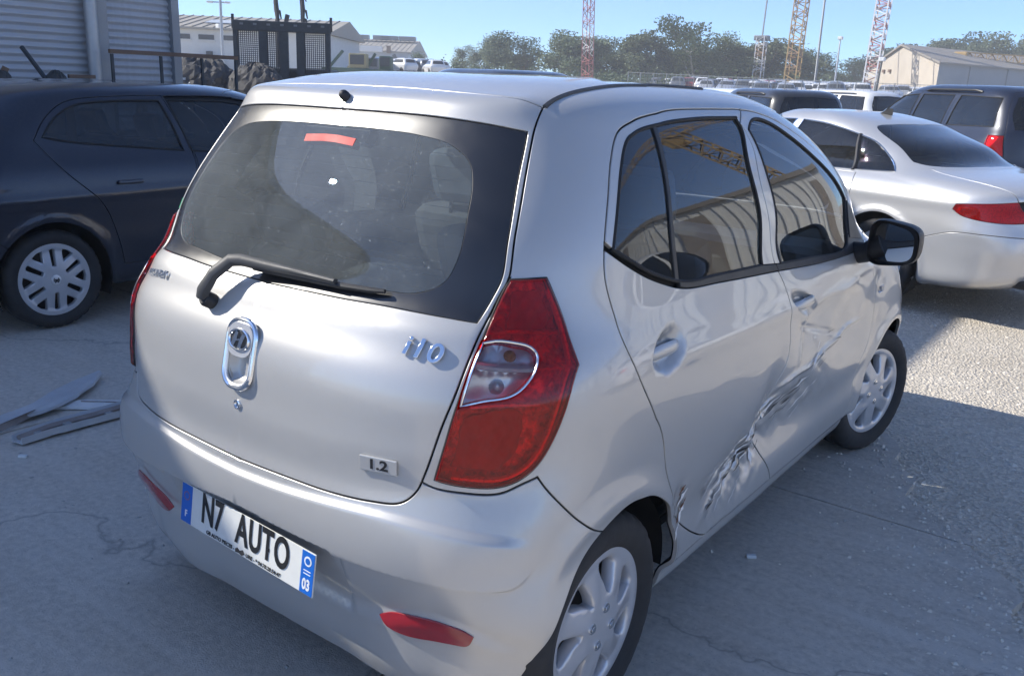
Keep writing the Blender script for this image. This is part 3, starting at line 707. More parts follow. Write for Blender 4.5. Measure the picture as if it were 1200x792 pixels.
    lines += [(catmull([(2.654, .135), (2.74, 0)], .02), False), (catmull([(3.30, .880), (3.46, .905), (3.62, .84), (3.9, .76), (4.15, .71), (UC, .69)], .02), False),
              (catmull([(3.46, .905), (3.8, .94), (4.1, .945), (UC, .945)], .02), False), (catmull([(3.46, .905), (3.455, 1.1), (3.43, 1.25), (3.36, 1.38), (3.45, 1.40), (3.8, 1.395), (UC, 1.39)], .02), False),
              (catmull([(3.2, .40), (3.55, .50), (3.9, .55), (UC, .55)], .02), False),
              (catmull([(3.72, .56), (4.02, .59), (4.05, .68), (3.86, .74), (3.70, .70)], .02, True), True)]
    cu = np.linspace(0, .83, 90)
    for off in (0, -.009, -.018): lines.append((np.stack([cu, MOULD_LO(cu)+off], -1), False, 1))
    for off in (0, .011, .022, .034): lines.append((np.stack([cu, MOULD_UP(cu)+off], -1), False, 1))
    g = np.concatenate([grid_uv(0, 1.3, 0, 1.55, .0115, .0115), grid_uv(1.3, 3.4, 0, 1.40, .0125, .0125), grid_uv(1.55, 2.75, .14, .86, .0100, .0100)+np.array([.0031, .0043]), grid_uv(1.3, 3.4, 1.40, 1.55, .04, .015), grid_uv(3.4, UC, 0, 1.55, .035, .035), grid_uv(0, UC, 1.55, vm, .045, .03)])
    seeds = [('tailgate', (.2, .72)), ('hole', (.01, .80)), ('border', (.58, 1.15)), ('rear_glass', (.2, 1.15)), ('lamp', (.70, .95)), ('lamp_c', (.69, .85)), ('bumper', (.2, .25)), ('bumper', (.45, .60) if False else (.3, .50)),
             ('side', (.80, 1.2)), ('rdoor', (1.5, .6)), ('fdoor', (2.5, .5)), ('rdoor', (.95, 1.2)), ('fdoor', (3.06, 1.395)), ('fdoor', (3.36, 1.0)), ('qglass', (1.1, 1.2)), ('rglass', (1.7, 1.2)), ('rglass', (1.7, 1.1)), ('fglass', (2.9, 1.1)), ('bar', (1.31, 1.19)),
             ('beltr', (1.5, .950)), ('beltr', (2.1, .926)), ('beltf', (2.6, .898)), ('arch', (1.0, .2)), ('arch', (3.15, .2)), ('fender', (2.95, .6)), ('hood', (4.0, .85)), 
             ('screen', (4.0, 1.2)), ('front', (4.0, .3)), ('head', (3.9, .65)), ('roof', (2, 1.7)), ('side', (2.0, .07))]
    vo, F, reg = cdt_flood(lines, g, .0055, seeds)
    print('hatch tris', len(F), {r: reg.count(r) for r in set(reg)})
    S = 'silver_paint'
    def pn(name, region, side, m, parent=car, **kw): return panel(name, B, vo, F, reg, region, side, m, parent, **kw)
    pn('body_side', 'side', 'r', S); pn('body_side', 'side', 'l', S)
    tgo = pn('tailgate', 'tailgate', 'b', S)
    rg = pn('rear_window', 'rear_glass', 'b', 'rear_glass', tgo, off=-.002, flange=0); pn('window_border', 'border', 'b', 'frit', tgo, off=-.002, gap=.0, flange=.006)
    bump_ = pn('rear_bumper', 'bumper', 'b', S)
    rd = pn('rear_door', 'rdoor', 'r', S); fd = pn('front_door', 'fdoor', 'r', S); rdl = pn('rear_door', 'rdoor', 'l', S); fdl = pn('front_door', 'fdoor', 'l', S)
    rd['label'] = 'crumpled rear door with scraped lower edge'; fd['label'] = 'pushed-in front door with creases'
    for sd, r_, f_ in (('r', rd, fd), ('l', rdl, fdl)):
        b0 = BR if sd == 'r' else BL; sg = 1 if sd == 'r' else -1
        pn('window', 'qglass', sd, 'side_glass', r_, off=-.004, flange=0); pn('window', 'rglass', sd, 'side_glass', r_, off=-.004, flange=0); pn('window', 'fglass', sd, 'side_glass', f_, off=-.004, flange=0)
        pn('window_bar', 'bar', sd, 'black_plastic', r_, gap=0, off=.001)
        pn('belt_moulding', 'beltr', sd, 'black_plastic', r_, gap=.0005, off=.003); pn('belt_moulding', 'beltf', sd, 'black_plastic', f_, gap=.0005, off=.003)
        surf_tube('window_seal', b0, catmull(rwin, .02, True), .0055, 'rubber', r_, sg, -.002, True); surf_tube('window_seal', b0, catmull(fwin, .02, True), .0055, 'rubber', f_, sg, -.002, True)
        pn('front_wing', 'fender', sd, S); pn('headlight', 'head', sd, 'lens_clear')
        # tail lamp: lens over a stepped housing
        lo = pn('tail_lamp', 'lamp', sd, 'lens_red', off=.012, gap=.001, flange=.026, bev=.006); pn('clear_lens', 'lamp_c', sd, 'lens_clear', lo, off=.011, gap=.0, flange=.006)
        def hb(u, v, p, b0=b0):
            d0 = hatch_disp(u, v, p, False)
            w = (u-.70)/.13; q = -.026-.008*np.cos((v-.64)*42)-.006*np.cos((u-.6)*60)*np.sin((v-.6)*25)+.0018*np.sign(np.sin((u+v*.3)*330))*np.sign(np.sin(v*300))*((u < .605)|(u > .77)|(v < .785)|(v > .9))
            q += .016*ridge(v-.775, .012)+.016*ridge(v-.915, .012)+.014*ridge(v-.855+.03*(u-.7), .007)
            return d0+q
        HB = Body(HATCH_ROWS, vk=HATCH_VK); HB.disp = hb
        for rg_, mt, nm in (('lamp', 'lamp_red', 'lamp_housing'), ('lamp_c', 'lamp_reflector', 'bulb_reflector')):
            panel(nm, (HB, HB), vo, F, reg, rg_, sd, mt, lo, flange=0)
        surf_tube('chrome_surround', b0, catmull(lamp_c, .012, True), .0028, 'chrome', lo, sg, .011, True)
        surf_tube('chrome_bar', b0, catmull([(.624, .86), (.673, .855), (.765, .851)], .012), .0075, 'lamp_reflector', lo, sg, -.002)
        for (bu, bv, br_) in ((.70, .88, .016), (.69, .825, .018)):
            p, n = on_surf(b0, bu, bv, sg, -.022); MB().lathe([(br_, -.01), (br_*.8, .004), (br_*.35, .014), (0, .016)], 14, 'z').build('bulb', 'amber' if bv > .85 else 'lamp_reflector', lo).matrix_local = frame_matrix(p, (0, 0, 1), n)
        for blk in ([(.672, .925), (.668, 1.0), (.735, 1.004), (.775, .945), (.765, .925)], [(.598, .672), (.622, .765), (.735, .782), (.760, .765), (.745, .70), (.70, .660)]):
            bc = catmull(blk, .01, True); bmn, bmx = bc.min(0), bc.max(0); bv_, bF, br2 = cdt_flood([(bc, True)], grid_uv(bmn[0], bmx[0], bmn[1], bmx[1], .010, .010), .004, [('x', tuple(bc.mean(0)))])
            DB = Body(HATCH_ROWS, vk=HATCH_VK); DB.disp = lambda u, v, p: hatch_disp(u, v, p, False)-.010+.004*np.cos(u*170)*np.cos(v*140); panel('lamp_chamber', (DB, DB), bv_, bF, br2, 'x', sd, 'lamp_dark', lo, flange=.01, gap=0)
        surf_tube('light_guide', b0, catmull([(.752, 1.005), (.79, .95), (.865, .852), (.845, .775), (.785, .680), (.72, .648), (.60, .653)], .012), .0065, 'lamp_red', lo, sg, -.004)
        for vv_ in (.915, .786): surf_tube('light_guide', b0, catmull([(.635, vv_), (.70, vv_+.004), (.80, vv_)], .012), .005, 'lamp_red', lo, sg, -.004)
        surf_tube('lamp_seal', b0, catmull(lamp, .015, True), .004, 'rubber', lo, sg, .0, True)
        # wheel arch liners, mirror
        for yc in (.444, 2.824):
            a = np.linspace(-.10, 2.35 if yc < 1 else math.pi+.3, 26); m = MB(); V = []; Fq = []
            for t in a:
                for xx in (.715, .40): V.append((xx*sg, yc+(.338+.078*max(0, math.cos(t)))*math.cos(t), .283+.338*math.sin(t)))
            for i in range(25): Fq.append((2*i, 2*i+1, 2*i+3, 2*i+2))
            m.add(V, Fq, True); m.add([(.42*sg, yc+.345*math.cos(t), max(.262, .283+.345*math.sin(t))) for t in np.linspace(0, 2*math.pi, 27)[:-1]], [tuple(range(26))]); m.build('wheel_arch_liner', 'shell_black', car)
    pn('bonnet', 'hood', 'b', S); pn('windscreen', 'screen', 'b', 'side_glass', flange=0, off=-.003); pn('front_bumper', 'front', 'b', S); pn('roof_panel', 'roof', 'b', S)
    # dark inner shell behind the gaps
    solid = np.array([r in ('tailgate', 'side', 'rdoor', 'fdoor', 'bumper', 'fender', 'front', 'hood', 'cowl', 'beltr', 'beltf', 'roof', None) for r in reg]); out = []
    for b_, sg in ((BL, 1), (BL, -1)): out.append(panel_arrays(b_, vo, F, solid, sg, off=-.016, flange=0))
    out[0] = panel_arrays(BR, vo, F, solid, 1, off=-.016, flange=0)
    k = len(out[0][0]); me = mesh('inner_shell', np.concatenate([out[0][0], out[1][0]]), np.concatenate([out[0][1], out[1][1]+k]), True); link('inner_shell', me, car, 'shell_black')
    MB().box((0, 1.92, .235), (1.16, 2.7, .03)).build('underbody', 'shell_black', car)
    # rain gutters: dark strip along the roof joint
    for sg in (1, -1): surf_tube('roof_strip', BL, catmull([(.705, 1.412), (.731, 1.436), (.788, 1.466), (.899, 1.499), (1.065, 1.527), (1.5, 1.545), (2.3, 1.547), (2.9, 1.546), (3.2, 1.535)], .02), .0075, 'worn_plastic', car, sg, -.002)
    # ---- tailgate fittings
    def fit(name, me, m, parent, u, v, sg=1, off=.001, xd=(1, 0, 0), rot=0):
        p, n = on_surf(BL, u, v, sg, off); o = link(name, me, parent, m); o.matrix_local = frame_matrix(p, xd, n) @ Matrix.Rotation(rot, 4, 'Z'); return o
    fit('badge', text_mesh('HYUNDAI', .026, .0022, .0006, 1.15, spacing=1.0), 'chrome', tgo, .475, .883, -1, .003)
    bd = empty('model_badge'); bd.parent = tgo; p, n = on_surf(BL, .513, .872, 1, .003); bd.matrix_local = frame_matrix(p, (1, 0, 0), n)
    link('letters', text_mesh('i10', .060, .0024, .0002, 1.18, shear=.12, spacing=1.05, bev=.0010), bd, 'chrome', (0, 0, .002))
    bp = MB().box((0, 0, .002), (.092, .034, .006), bev=.002).build('engine_badge', 'silver_paint', tgo); p, n = on_surf(BL, .442, .664, 1, .001); bp.matrix_local = frame_matrix(p, (1, 0, .02), n)
    link('letters', text_mesh('1.2', .031, .0006, .0008, 1.35), bp, 'plate_black', (0, 0, .0055))
    # handle with emblem
    hp, hn = on_surf(BL, 0, .796, 1, 0); hM = frame_matrix(hp, (1, 0, 0), hn)
    def rrect(w, h, r, n=6, top=1.0):
        P = []
        for cx, cy, a0 in ((w-r, h-r, 0), (-w+r, h-r, 90), (-w*top+r, -h+r, 180), (w*top-r, -h+r, 270)):
            for i in range(n+1):
                a = math.radians(a0+90*i/n); P.append((cx+r*math.cos(a), cy+r*math.sin(a)))
        return P
    ho = empty('tailgate_handle'); ho.parent = tgo; ho.matrix_local = hM
    fr = rrect(.050, .081, .040); MB().tube([(x, y, .0005) for x, y in fr], .0065, 8, closed=True).build('surround', 'chrome', ho)
    fr2 = rrect(.043, .074, .034); MB().tube([(x, y, .001) for x, y in fr2], .004, 8, closed=True).build('surround', 'lamp_reflector', ho)
    m = MB(); V = []; Fq = []; nr = 9                                   # bowl
    for j in range(nr):
        t = j/(nr-1); sc = 1-.55*t; dz = .002-.024*math.sin(t*math.pi/2)
        V += [(x*sc, -.030+(y*.62)*sc, dz) for x, y in rrect(.043, .074, .034)]
    k = len(fr2)
    for j in range(nr-1): Fq += [(j*k+i, j*k+(i+1) % k, (j+1)*k+(i+1) % k, (j+1)*k+i) for i in range(k)]
    Fq.append(tuple((nr-1)*k+i for i in range(k))); m.add(V, Fq, True).build('bowl', 'silver_paint', ho)
    em = empty('emblem'); em.parent = tgo; em.matrix_local = hM @ Matrix.Translation((0, .034, .004)) @ Matrix.Diagonal((1.22, 1.12, 1, 1))
    pl = rrect(.037, .036, .028, 8); mm = MB(); mm.prism(pl, -.003, .003); mm.build('emblem_pad', 'wheel_silver', em)
    el = [(.029*math.cos(a), .0215*math.sin(a), .005) for a in np.linspace(0, 2*math.pi, 40, endpoint=False)]
    MB().prism([(x*.98, y*.98) for x, y, z in el], .003, .0042).build('emblem_field', 'worn_plastic', em)
    MB().tube(el, .003, 8, closed=True).build('emblem_ring', 'chrome', em)
    hpoly = [(-.019, -.0125), (-.0115, -.0155), (-.0055, -.003), (.004, -.0005), (.0015, -.0165), (.009, -.0175), (.0195, .0115), (.0125, .0155), (.0055, .003), (-.004, .0005), (-.0015, .0165), (-.009, .0175)]
    MB().prism(hpoly, .004, .0085).build('emblem_letter', 'chrome', em)
    lk = MB().lathe([(.0115, -.002), (.0115, .003), (.0085, .004), (.0085, .001), (.006, .001), (0, .0015)], 16, 'z').build('tailgate_lock', 'chrome', tgo); p, n = on_surf(BL, 0, .702, 1, .001); lk.matrix_local = frame_matrix(p, (1, 0, 0), n)
    # wiper: hub left of the centre, arm rising to the glass, blade lying along it
    def S_(u, v, off): sg = 1 if u >= 0 else -1; p, n = on_surf(BL, abs(u), v, sg, off); return p
    arm = [S_(-.178, .868, .030), S_(-.172, .880, .040), S_(-.150, .905, .048), S_(-.118, .937, .050), S_(-.085, .950, .045), S_(-.04, .953, .036), S_(.05, .955, .028), S_(.16, .957, .024), S_(.25, .957, .022)]
    wp = empty('rear_wiper'); wp.parent = tgo
    m = MB(); wid = [.017, .019, .018, .0165, .015, .013, .011, .009, .007]; V = []; Fq = []
    for i, p in enumerate(arm):
        t = (arm[min(i+1, 8)]-arm[max(i-1, 0)]).normalized(); nn = Vector((0, -.85, .5)); r = t.cross(nn).normalized(); nn = r.cross(t); w = wid[i]; hh = .013-.0007*i
        V += [p-r*w-nn*hh*.7, p-r*w*.8+nn*hh*.5, p-r*w*.3+nn*hh, p+r*w*.3+nn*hh, p+r*w*.8+nn*hh*.5, p+r*w-nn*hh*.7]
    for i in range(8): Fq += [(i*6+j, i*6+(j+1) % 6, (i+1)*6+(j+1) % 6, (i+1)*6+j) for j in range(6)]
    Fq += [(5, 4, 3, 2, 1, 0), tuple(48+j for j in range(6))]; m.add(V, [f[::-1] for f in Fq], True).build('wiper_arm', 'worn_plastic', wp)
    p, n = on_surf(BL, .172, .868, -1, 0); o = MB().lathe([(.020, -.004), (.020, .022), (.015, .030), (0, .031)], 18, 'z').build('wiper_hub', 'black_plastic', wp); o.matrix_local = frame_matrix(p, (1, 0, 0), n)
    m = MB(); m.tube([S_(-.06, .946, .016), S_(.0, .947, .015), S_(.12, .950, .014), S_(.25, .953, .012), S_(.345, .958, .012), S_(.385, .962, .011)], [.008, .009, .009, .008, .007, .005], 8); m.build('wiper_blade', 'black_plastic', wp)
    p, n = on_surf(BL, .0, 1.405, 1, .004); o = MB().lathe([(.013, -.006), (.013, .004), (.011, .012), (.006, .017), (0, .018)], 14, 'z').build('washer_nozzle', 'black_plastic', tgo); o.matrix_local = frame_matrix(p, (1, 0, 0), n)
    # high stop lamp behind the glass
    m = MB(); q = [S_(u_, 1.298-.006*abs(u_)/.1, -.012) for u_ in (-.115, -.075, -.03, .03, .075, .115)]
    for i in range(5): m.bar(q[i], q[i+1], .02, .022, (0, -.85, .5))
    m.build('high_stop_lamp', 'stop_lens', tgo)
    m = MB(); q = [S_(u_, 1.330-.006*abs(u_)/.1, -.024) for u_ in (-.15, -.08, 0, .08, .15)]
    for i in range(4): m.bar(q[i], q[i+1], .045, .03, (0, -.85, .5))
    m.build('stop_lamp_cover', 'interior_plastic', tgo)
    for i in range(11):                                                  # heater wires on the rear glass
        v_ = .985+.030*i; MB().tube([S_(u_, v_+.004*(1-(u_/.5)**2), -.0035) for u_ in np.linspace(-.5, .5, 15)], .0007, 4, cap=False).build('heater_wire', 'worn_plastic', tgo)
    st_ = MB().box((0, 0, 0), (.035, .03, .0006)).build('sticker', 'sticker_green', tgo); p, n = on_surf(BL, .618, 1.06, -1, .0005); st_.matrix_local = frame_matrix(p, (1, 0, 0), n)
    st_ = MB().box((0, 0, 0), (.03, .06, .0006)).build('sticker', 'print_white', tgo); p, n = on_surf(BL, .614, 1.01, -1, .0005); st_.matrix_local = frame_matrix(p, (1, 0, 0), n)
    # ---- bumper fittings: plate, reflectors
    pz, py = .452, -.018; PM = Matrix.Translation((.008, py-.010, pz)) @ Matrix.Rotation(math.radians(84), 4, 'X') @ Matrix.Rotation(math.radians(-2.6), 4, 'Z')
    pl = MB().box((0, 0, 0), (.52, .11, .004), bev=.0018).build('licence_plate', 'plate_white', bump_); pl.matrix_local = PM
    for sx in (-1, 1): MB().box((sx*.237, 0, .0024), (.043, .106, .0012)).build('blue_band', 'plate_blue', pl)
    def lett(t, size, x, y, m, sx=1., bold=0, sp=1.): return link('lettering', text_mesh(t, size, .0004, bold, sx, spacing=sp), pl, m, (x, y, .0034))
    lett('N7', .112, -.128, .010, 'plate_black', .62, .0026, 1.02); lett('AUTO', .112, .072, .010, 'plate_black', .62, .0026, 1.08)
    lett('GB AUTO PIECES - C        URE - * 04.70.20.54.47', .0142, .0, -.0455, 'plate_black', 1.0, .0002)
    MB().prism([(-.028, -.052), (-.020, -.038), (-.010, -.043), (.002, -.037), (.010, -.046), (.000, -.053), (-.012, -.050)], .0024, .0032).build('scuff_mark', 'scuff', pl)
    MB().box((.094, .002, .0030), (.013, .009, .0008)).build('lettering_flaw', 'plate_black', pl)
    lett('F', .026, -.237, -.028, 'print_white', .85, .0005); lett('03', .038, .237, -.030, 'print_white', .72, .0012)
    st = MB()
    for i in range(12):
        a = 2*math.pi*i/12; st.box((.011*math.cos(a), .011*math.sin(a), 0), (.0028, .0028, .0006))
    st.build('star_ring', 'amber', pl, (-.237, .022, .0034))
    MB().lathe([(.0125, 0), (.0125, .0006), (0, .0006)], 20, 'z').build('crest', 'print_white', pl, (.237, .030, .0030)); MB().lathe([(.008, 0), (.008, .0005), (0, .0005)], 16, 'z').build('crest', 'plate_blue', pl, (.237, .030, .0037))
    for dy in (-.002, .006): MB().box((.237, dy, .0034), (.024, .0022, .0005)).build('crest_line', 'print_white', pl)
    MB().box((0, py+.012, pz-.058), (.42, .02, .012)).build('plate_bracket', 'black_plastic', bump_)
    refl = [(.415, .180), (.45, .203), (.502, .224), (.545, .235), (.585, .240), (.63, .240), (.656, .232), (.637, .196), (.60, .182), (.553, .170), (.482, .158), (.44, .163)]
    rc = catmull(refl, .008, True); gv, gF, greg = cdt_flood([(rc, True)], grid_uv(.41, .66, .15, .245, .012, .012), .005, [('x', (.55, .20))])
    for sd in 'rl': panel('reflector', (BL, BL), gv, gF, greg, 'x', sd, 'reflector_red', bump_, off=.004, gap=0, flange=.012, bev=.002)
    # ---- door handles, mirrors, side lamp
    for b0, sg, doors in ((BR, 1, (rd, fd)), (BL, -1, (rdl, fdl))):
        for (hu, hv), dr in zip(((1.365, .815), (2.275, .770)), doors):
            p, n = on_surf(BL, hu, hv, sg, .0); h = empty('door_handle'); h.parent = dr; fz = hv; h.matrix_local = frame_matrix(p, (0, 1, 0), n)
            m = MB(); V = []; Fq = []
            for i in range(13):
                t = -1+2*i/12; wx = .098*t; bow = .018*(1-t**4)-.006; hh = .0165*(1-.25*t*t)
                for a in range(8):
                    A = a*math.pi/4; V.append((wx, hh*math.cos(A), bow+.006*math.sin(A)+.004))
            for i in range(12): Fq += [(i*8+a, i*8+(a+1) % 8, i*8+8+(a+1) % 8, i*8+8+a) for a in range(8)]
            Fq += [tuple(range(8))[::-1], tuple(96+a for a in range(8))]
            m.add(V, Fq, True).build('grip', S, h)
            MB().lathe([(.009, -.004), (.009, .003), (.006, .004), (0, .004)], 12, 'z').build('lock', 'chrome', h, (sg*.0, -.0, -.016))
        mo = empty('door_mirror'); mo.parent = doors[1]; p, n = on_surf(BL, 3.24, .925, sg, 0)
        m = MB(); sail = [(3.20, .925), (3.325, 1.06), (3.375, 1.02), (3.37, .945), (3.30, .90)]
        q = [on_surf(BL, a, b, sg, .006)[0] for a, b in sail]; q2 = [on_surf(BL, a, b, sg, -.006)[0] for a, b in sail]; k = len(q)
        m.add(q+q2, [tuple(range(k)), tuple(range(k, 2*k))[::-1]]+[(i, k+i, k+(i+1) % k, (i+1) % k) for i in range(k)]); m.build('mirror_sail', 'black_plastic', mo)
        base = Vector((.735*sg, 2.215, .985)); c = Vector((.865*sg, 2.20, 1.035))
        MB().tube([base, base.lerp(c, .5)+Vector((0, 0, -.012)), c], [.045, .038, .05], 10).build('mirror_stalk', 'black_plastic', mo)
        V = []; Fq = []; nn_ = 28; rings = [(-.062, 1.0, 0), (-.068, .97, 0), (-.055, 1.02, 0), (-.02, 1.03, 0), (.03, .95, .0), (.07, .70, .0), (.09, .35, 0), (.095, .02, 0)]
        def msh(t):
            ca, sa = math.cos(t), math.sin(t); e = 2/3.6; return (math.copysign(abs(ca)**e, ca)*.088, math.copysign(abs(sa)**e, sa)*.078)
        for yo, sc, _ in rings:
            for i in range(nn_):
                a, b = msh(2*math.pi*i/nn_); b *= (1-.15*a/.088); V.append((c.x+sg*a*sc+sg*.04, c.y+yo, c.z+.015+b*sc))
        for j in range(2, len(rings)-1): Fq += [(j*nn_+i, j*nn_+(i+1) % nn_, (j+1)*nn_+(i+1) % nn_, (j+1)*nn_+i) for i in range(nn_)]
        Fq += [(2*nn_+i, nn_*0+i, (i+1) % nn_, 2*nn_+(i+1) % nn_) for i in range(nn_)]
        m = MB(); m.add(V, Fq if sg < 0 else [f[::-1] for f in Fq], True); m.build('mirror_housing', 'black_plastic', mo)
        gl = []
        for i in range(nn_):
            a, b = msh(2*math.pi*i/nn_); b *= (1-.15*a/.088); gl.append((c.x+sg*a*.86+sg*.04, c.y-.050-.45*a*.86-.05*b, c.z+.015+b*.84))
        MB().add(gl, [tuple(range(nn_))[::1]]).build('mirror_glass', 'mirror', mo)
        MB().add([(x, y+.006, z) for x, y, z in [(c.x+sg*.04+(x-c.x-sg*.04)*1.15, y, c.z+.015+(z-c.z-.015)*1.18) for x, y, z in gl]], [tuple(range(nn_))]).build('mirror_back', 'black_plastic', mo)
        p, n = on_surf(BL, 2.935, .672, sg, .002); MB().box((0, 0, 0), (.06, .026, .008), bev=.003).build('side_repeater', 'lens_clear', car).matrix_local = frame_matrix(p, (0, 1, 0), n)
    # ---- scrapes on the crushed doors: bare primer, dark scratches
    def scrape(pts, m, nm='scrape', parent=rd, off=.0034, sw=None):
        """pts (y,z) outline on the right flank"""
        uv = fit_uv(BR, pts, 0); c_ = catmull(uv, .01, True); g0 = c_.min(0); g1 = c_.max(0)
        gv, gF, gr = cdt_flood([(c_, True)], grid_uv(g0[0], g1[0], g0[1], g1[1], .01, .01), .004, [('x', tuple(uv.mean(0)))])
        return panel(nm, (BR, BR), gv, gF, gr, 'x', 'r', m, parent, off=off, flange=0)
    R_ = random.Random(3)
    def jag(y0, z0, ln, w, ang, n=9):
        ca, sa = math.cos(ang), math.sin(ang); T = [(ln*(i/(n-1)-.5), w*(.3+.7*R_.random())*math.sin(math.pi*(i+.3)/(n-.4))) for i in range(n)]
        pt = T+[(a+ln*.01, -b*R_.uniform(.5, 1)) for a, b in T[::-1]]; return [(y0+a*ca-b*sa, z0+a*sa+b*ca) for a, b in pt]
    for y0, z0, ln, w, an, dr in ((1.36, .47, .15, .022, .5, rd), (1.20, .435, .13, .016, .35, rd), (1.28, .52, .10, .010, .55, rd), (1.39, .42, .06, .02, 1.2, rd), (1.52, .56, .10, .010, .3, fd), (1.66, .615, .16, .007, .12, fd)):
        scrape(jag(y0, z0, ln, w, an), 'primer', parent=dr)
    for y0, z0, ln, w, an, dr in ((1.31, .475, .22, .010, .50, rd), (1.14, .415, .18, .007, .40, rd), (1.50, .55, .14, .009, .38, fd), (1.40, .50, .05, .012, 1.3, rd), (1.62, .60, .14, .005, .2, fd), (1.18, .40, .12, .003, .45, rd), (1.30, .45, .14, .0035, .5, rd), (1.05, .37, .09, .0025, .4, rd), (1.24, .48, .05, .004, .3, rd), (1.37, .54, .05, .004, .9, rd), (1.55, .53, .10, .003, .3, fd), (1.75, .66, .16, .0025, .1, fd), (1.95, .74, .10, .002, 0, fd), (2.02, .70, .08, .0015, -.05, fd)):
        scrape(jag(y0, z0, ln, w, an, 7), 'scuff', parent=dr, off=.004)
    for q_ in range(44):
        y0 = R_.uniform(1.0, 1.85); z0 = .41+.30*(y0-1.05)+R_.gauss(0, .06); z0 = max(.36, min(.72, z0))
        scrape(jag(y0, z0, R_.uniform(.03, .15), R_.uniform(.0015, .007), .42+R_.gauss(0, .14), 6), R_.choice(['scuff', 'primer', 'primer']), parent=rd if y0 < 1.42 else fd, off=.0042)
    for y0, z0, ln, w, an in ((.80, .50, .07, .022, .9), (.825, .44, .06, .018, 1.2), (.80, .40, .05, .012, .8)): scrape(jag(y0, z0, ln, w, an), 'primer', parent=car)
    for y0, z0, ln, w, an in ((.79, .53, .04, .008, .7), (.83, .47, .05, .006, 1.2), (.80, .435, .03, .008, .9)): scrape(jag(y0, z0, ln, w, an), 'rust', parent=car, off=.004)
    # ---- cabin
    def seat(x, y, w, back, tilt, name='front_seat'):
        s = empty(name); s.parent = car; s.location = (x, y, 0)
        MB().box((0, .25, .50), (w, .52, .16), Matrix.Rotation(.1, 3, 'X'), .05).build('cushion', 'seat_fabric', s)
        M3 = Matrix.Rotation(tilt, 3, 'X'); MB().box(M3 @ Vector((0, 0, back/2))+Vector((0, 0, .52)), (w*.98, .14, back), M3, .06).build('backrest', 'seat_fabric', s)
        return s, M3
    for sx in (-.34, .34):
        s, M3 = seat(sx, 1.42, .50, .62, .28)
        hc = M3 @ Vector((0, 0, .74))+Vector((0, .0, .52)); MB().box(hc, (.27, .10, .19), M3, .045).build('headrest', 'seat_blue', s)
        [MB().bar(hc+Vector((t, 0, -.16)), hc+Vector((t, 0, -.05)), .012).build('headrest_post', 'chrome', s) for t in (-.06, .06)]
    s, M3 = seat(0, .62, 1.14, .56, .26, 'rear_bench')
    for sx in (-.36, .36):
        hc = M3 @ Vector((0, 0, .64))+Vector((sx, 0, .52)); MB().box(hc, (.26, .09, .15), M3, .04).build('headrest', 'seat_blue', s)
    MB().box((0, .36, .98), (1.10, .34, .02)).build('parcel_shelf', 'interior_plastic', car)
    MB().box((0, 2.42, .86), (1.30, .42, .22), bev=.08).build('dashboard', 'interior_plastic', car)
    MB().box((0, 1.6, .30), (1.20, 2.2, .04)).build('cabin_floor', 'interior_plastic', car)
    a = [(.36*-1+.175*math.cos(t), 2.10+.06*math.sin(t), .90+.165*math.sin(t)) for t in np.linspace(0, 2*math.pi, 32, endpoint=False)]
    w = MB(); w.tube(a, .014, 8, closed=True); w.box((-.36, 2.13, .90), (.14, .05, .12), bev=.02); w.bar((-.52, 2.10, .90), (-.2, 2.10, .90), .03, .02).build('steering_wheel', 'black_plastic', car)
    MB().box((0, 2.18, 1.335), (.22, .02, .06), bev=.01).build('inner_mirror', 'black_plastic', car)
    for sg in (-1, 1): MB().box((sg*.30, 1.98, 1.43), (.40, .16, .015), bev=.006).build('sun_visor', 'headliner', car)
    # ---- wheels
    def hf(y, z):
        r = np.hypot(y, z); a = np.arctan2(z, y)
        return .016-.020*ss((r-.05)/.15)+.008*ss((r-.165)/.02)+.003*np.cos(7*(a+1.2*r))*ss((r-.06)/.03)*(1-ss((r-.165)/.02))-.006*(1-ss((r-.025)/.008))*ss((r-.0)/.01)*0
    hole = [(.082, -.10), (.105, -.20), (.160, -.27), (.172, -.20), (.174, .02), (.168, .20), (.155, .24), (.105, .13), (.084, .04)]
    wheel_set('hatch', .284, .197, .165, [radial_poly(hole, 2*math.pi*i/7, 1.6) for i in range(7)], hf, 'wheel_silver', .03, 4, .048, .009)
    for y in (.444, 2.824):
        for sg in (1, -1): add_wheel(car, 'hatch', sg*(.768 if y < 1 else .776), y, .283, math.radians(-16) if y > 1 else 0, sg)
    return car
m_, n_, o_ = nt('mirror'); b_ = N(n_, 'ShaderNodeBsdfGlossy'); b_.inputs[0].default_value = (.75, .78, .8, 1); b_.inputs['Roughness'].default_value = .02; L(n_, b_.outputs[0], o_.inputs[0])
hatch = build_hatch()
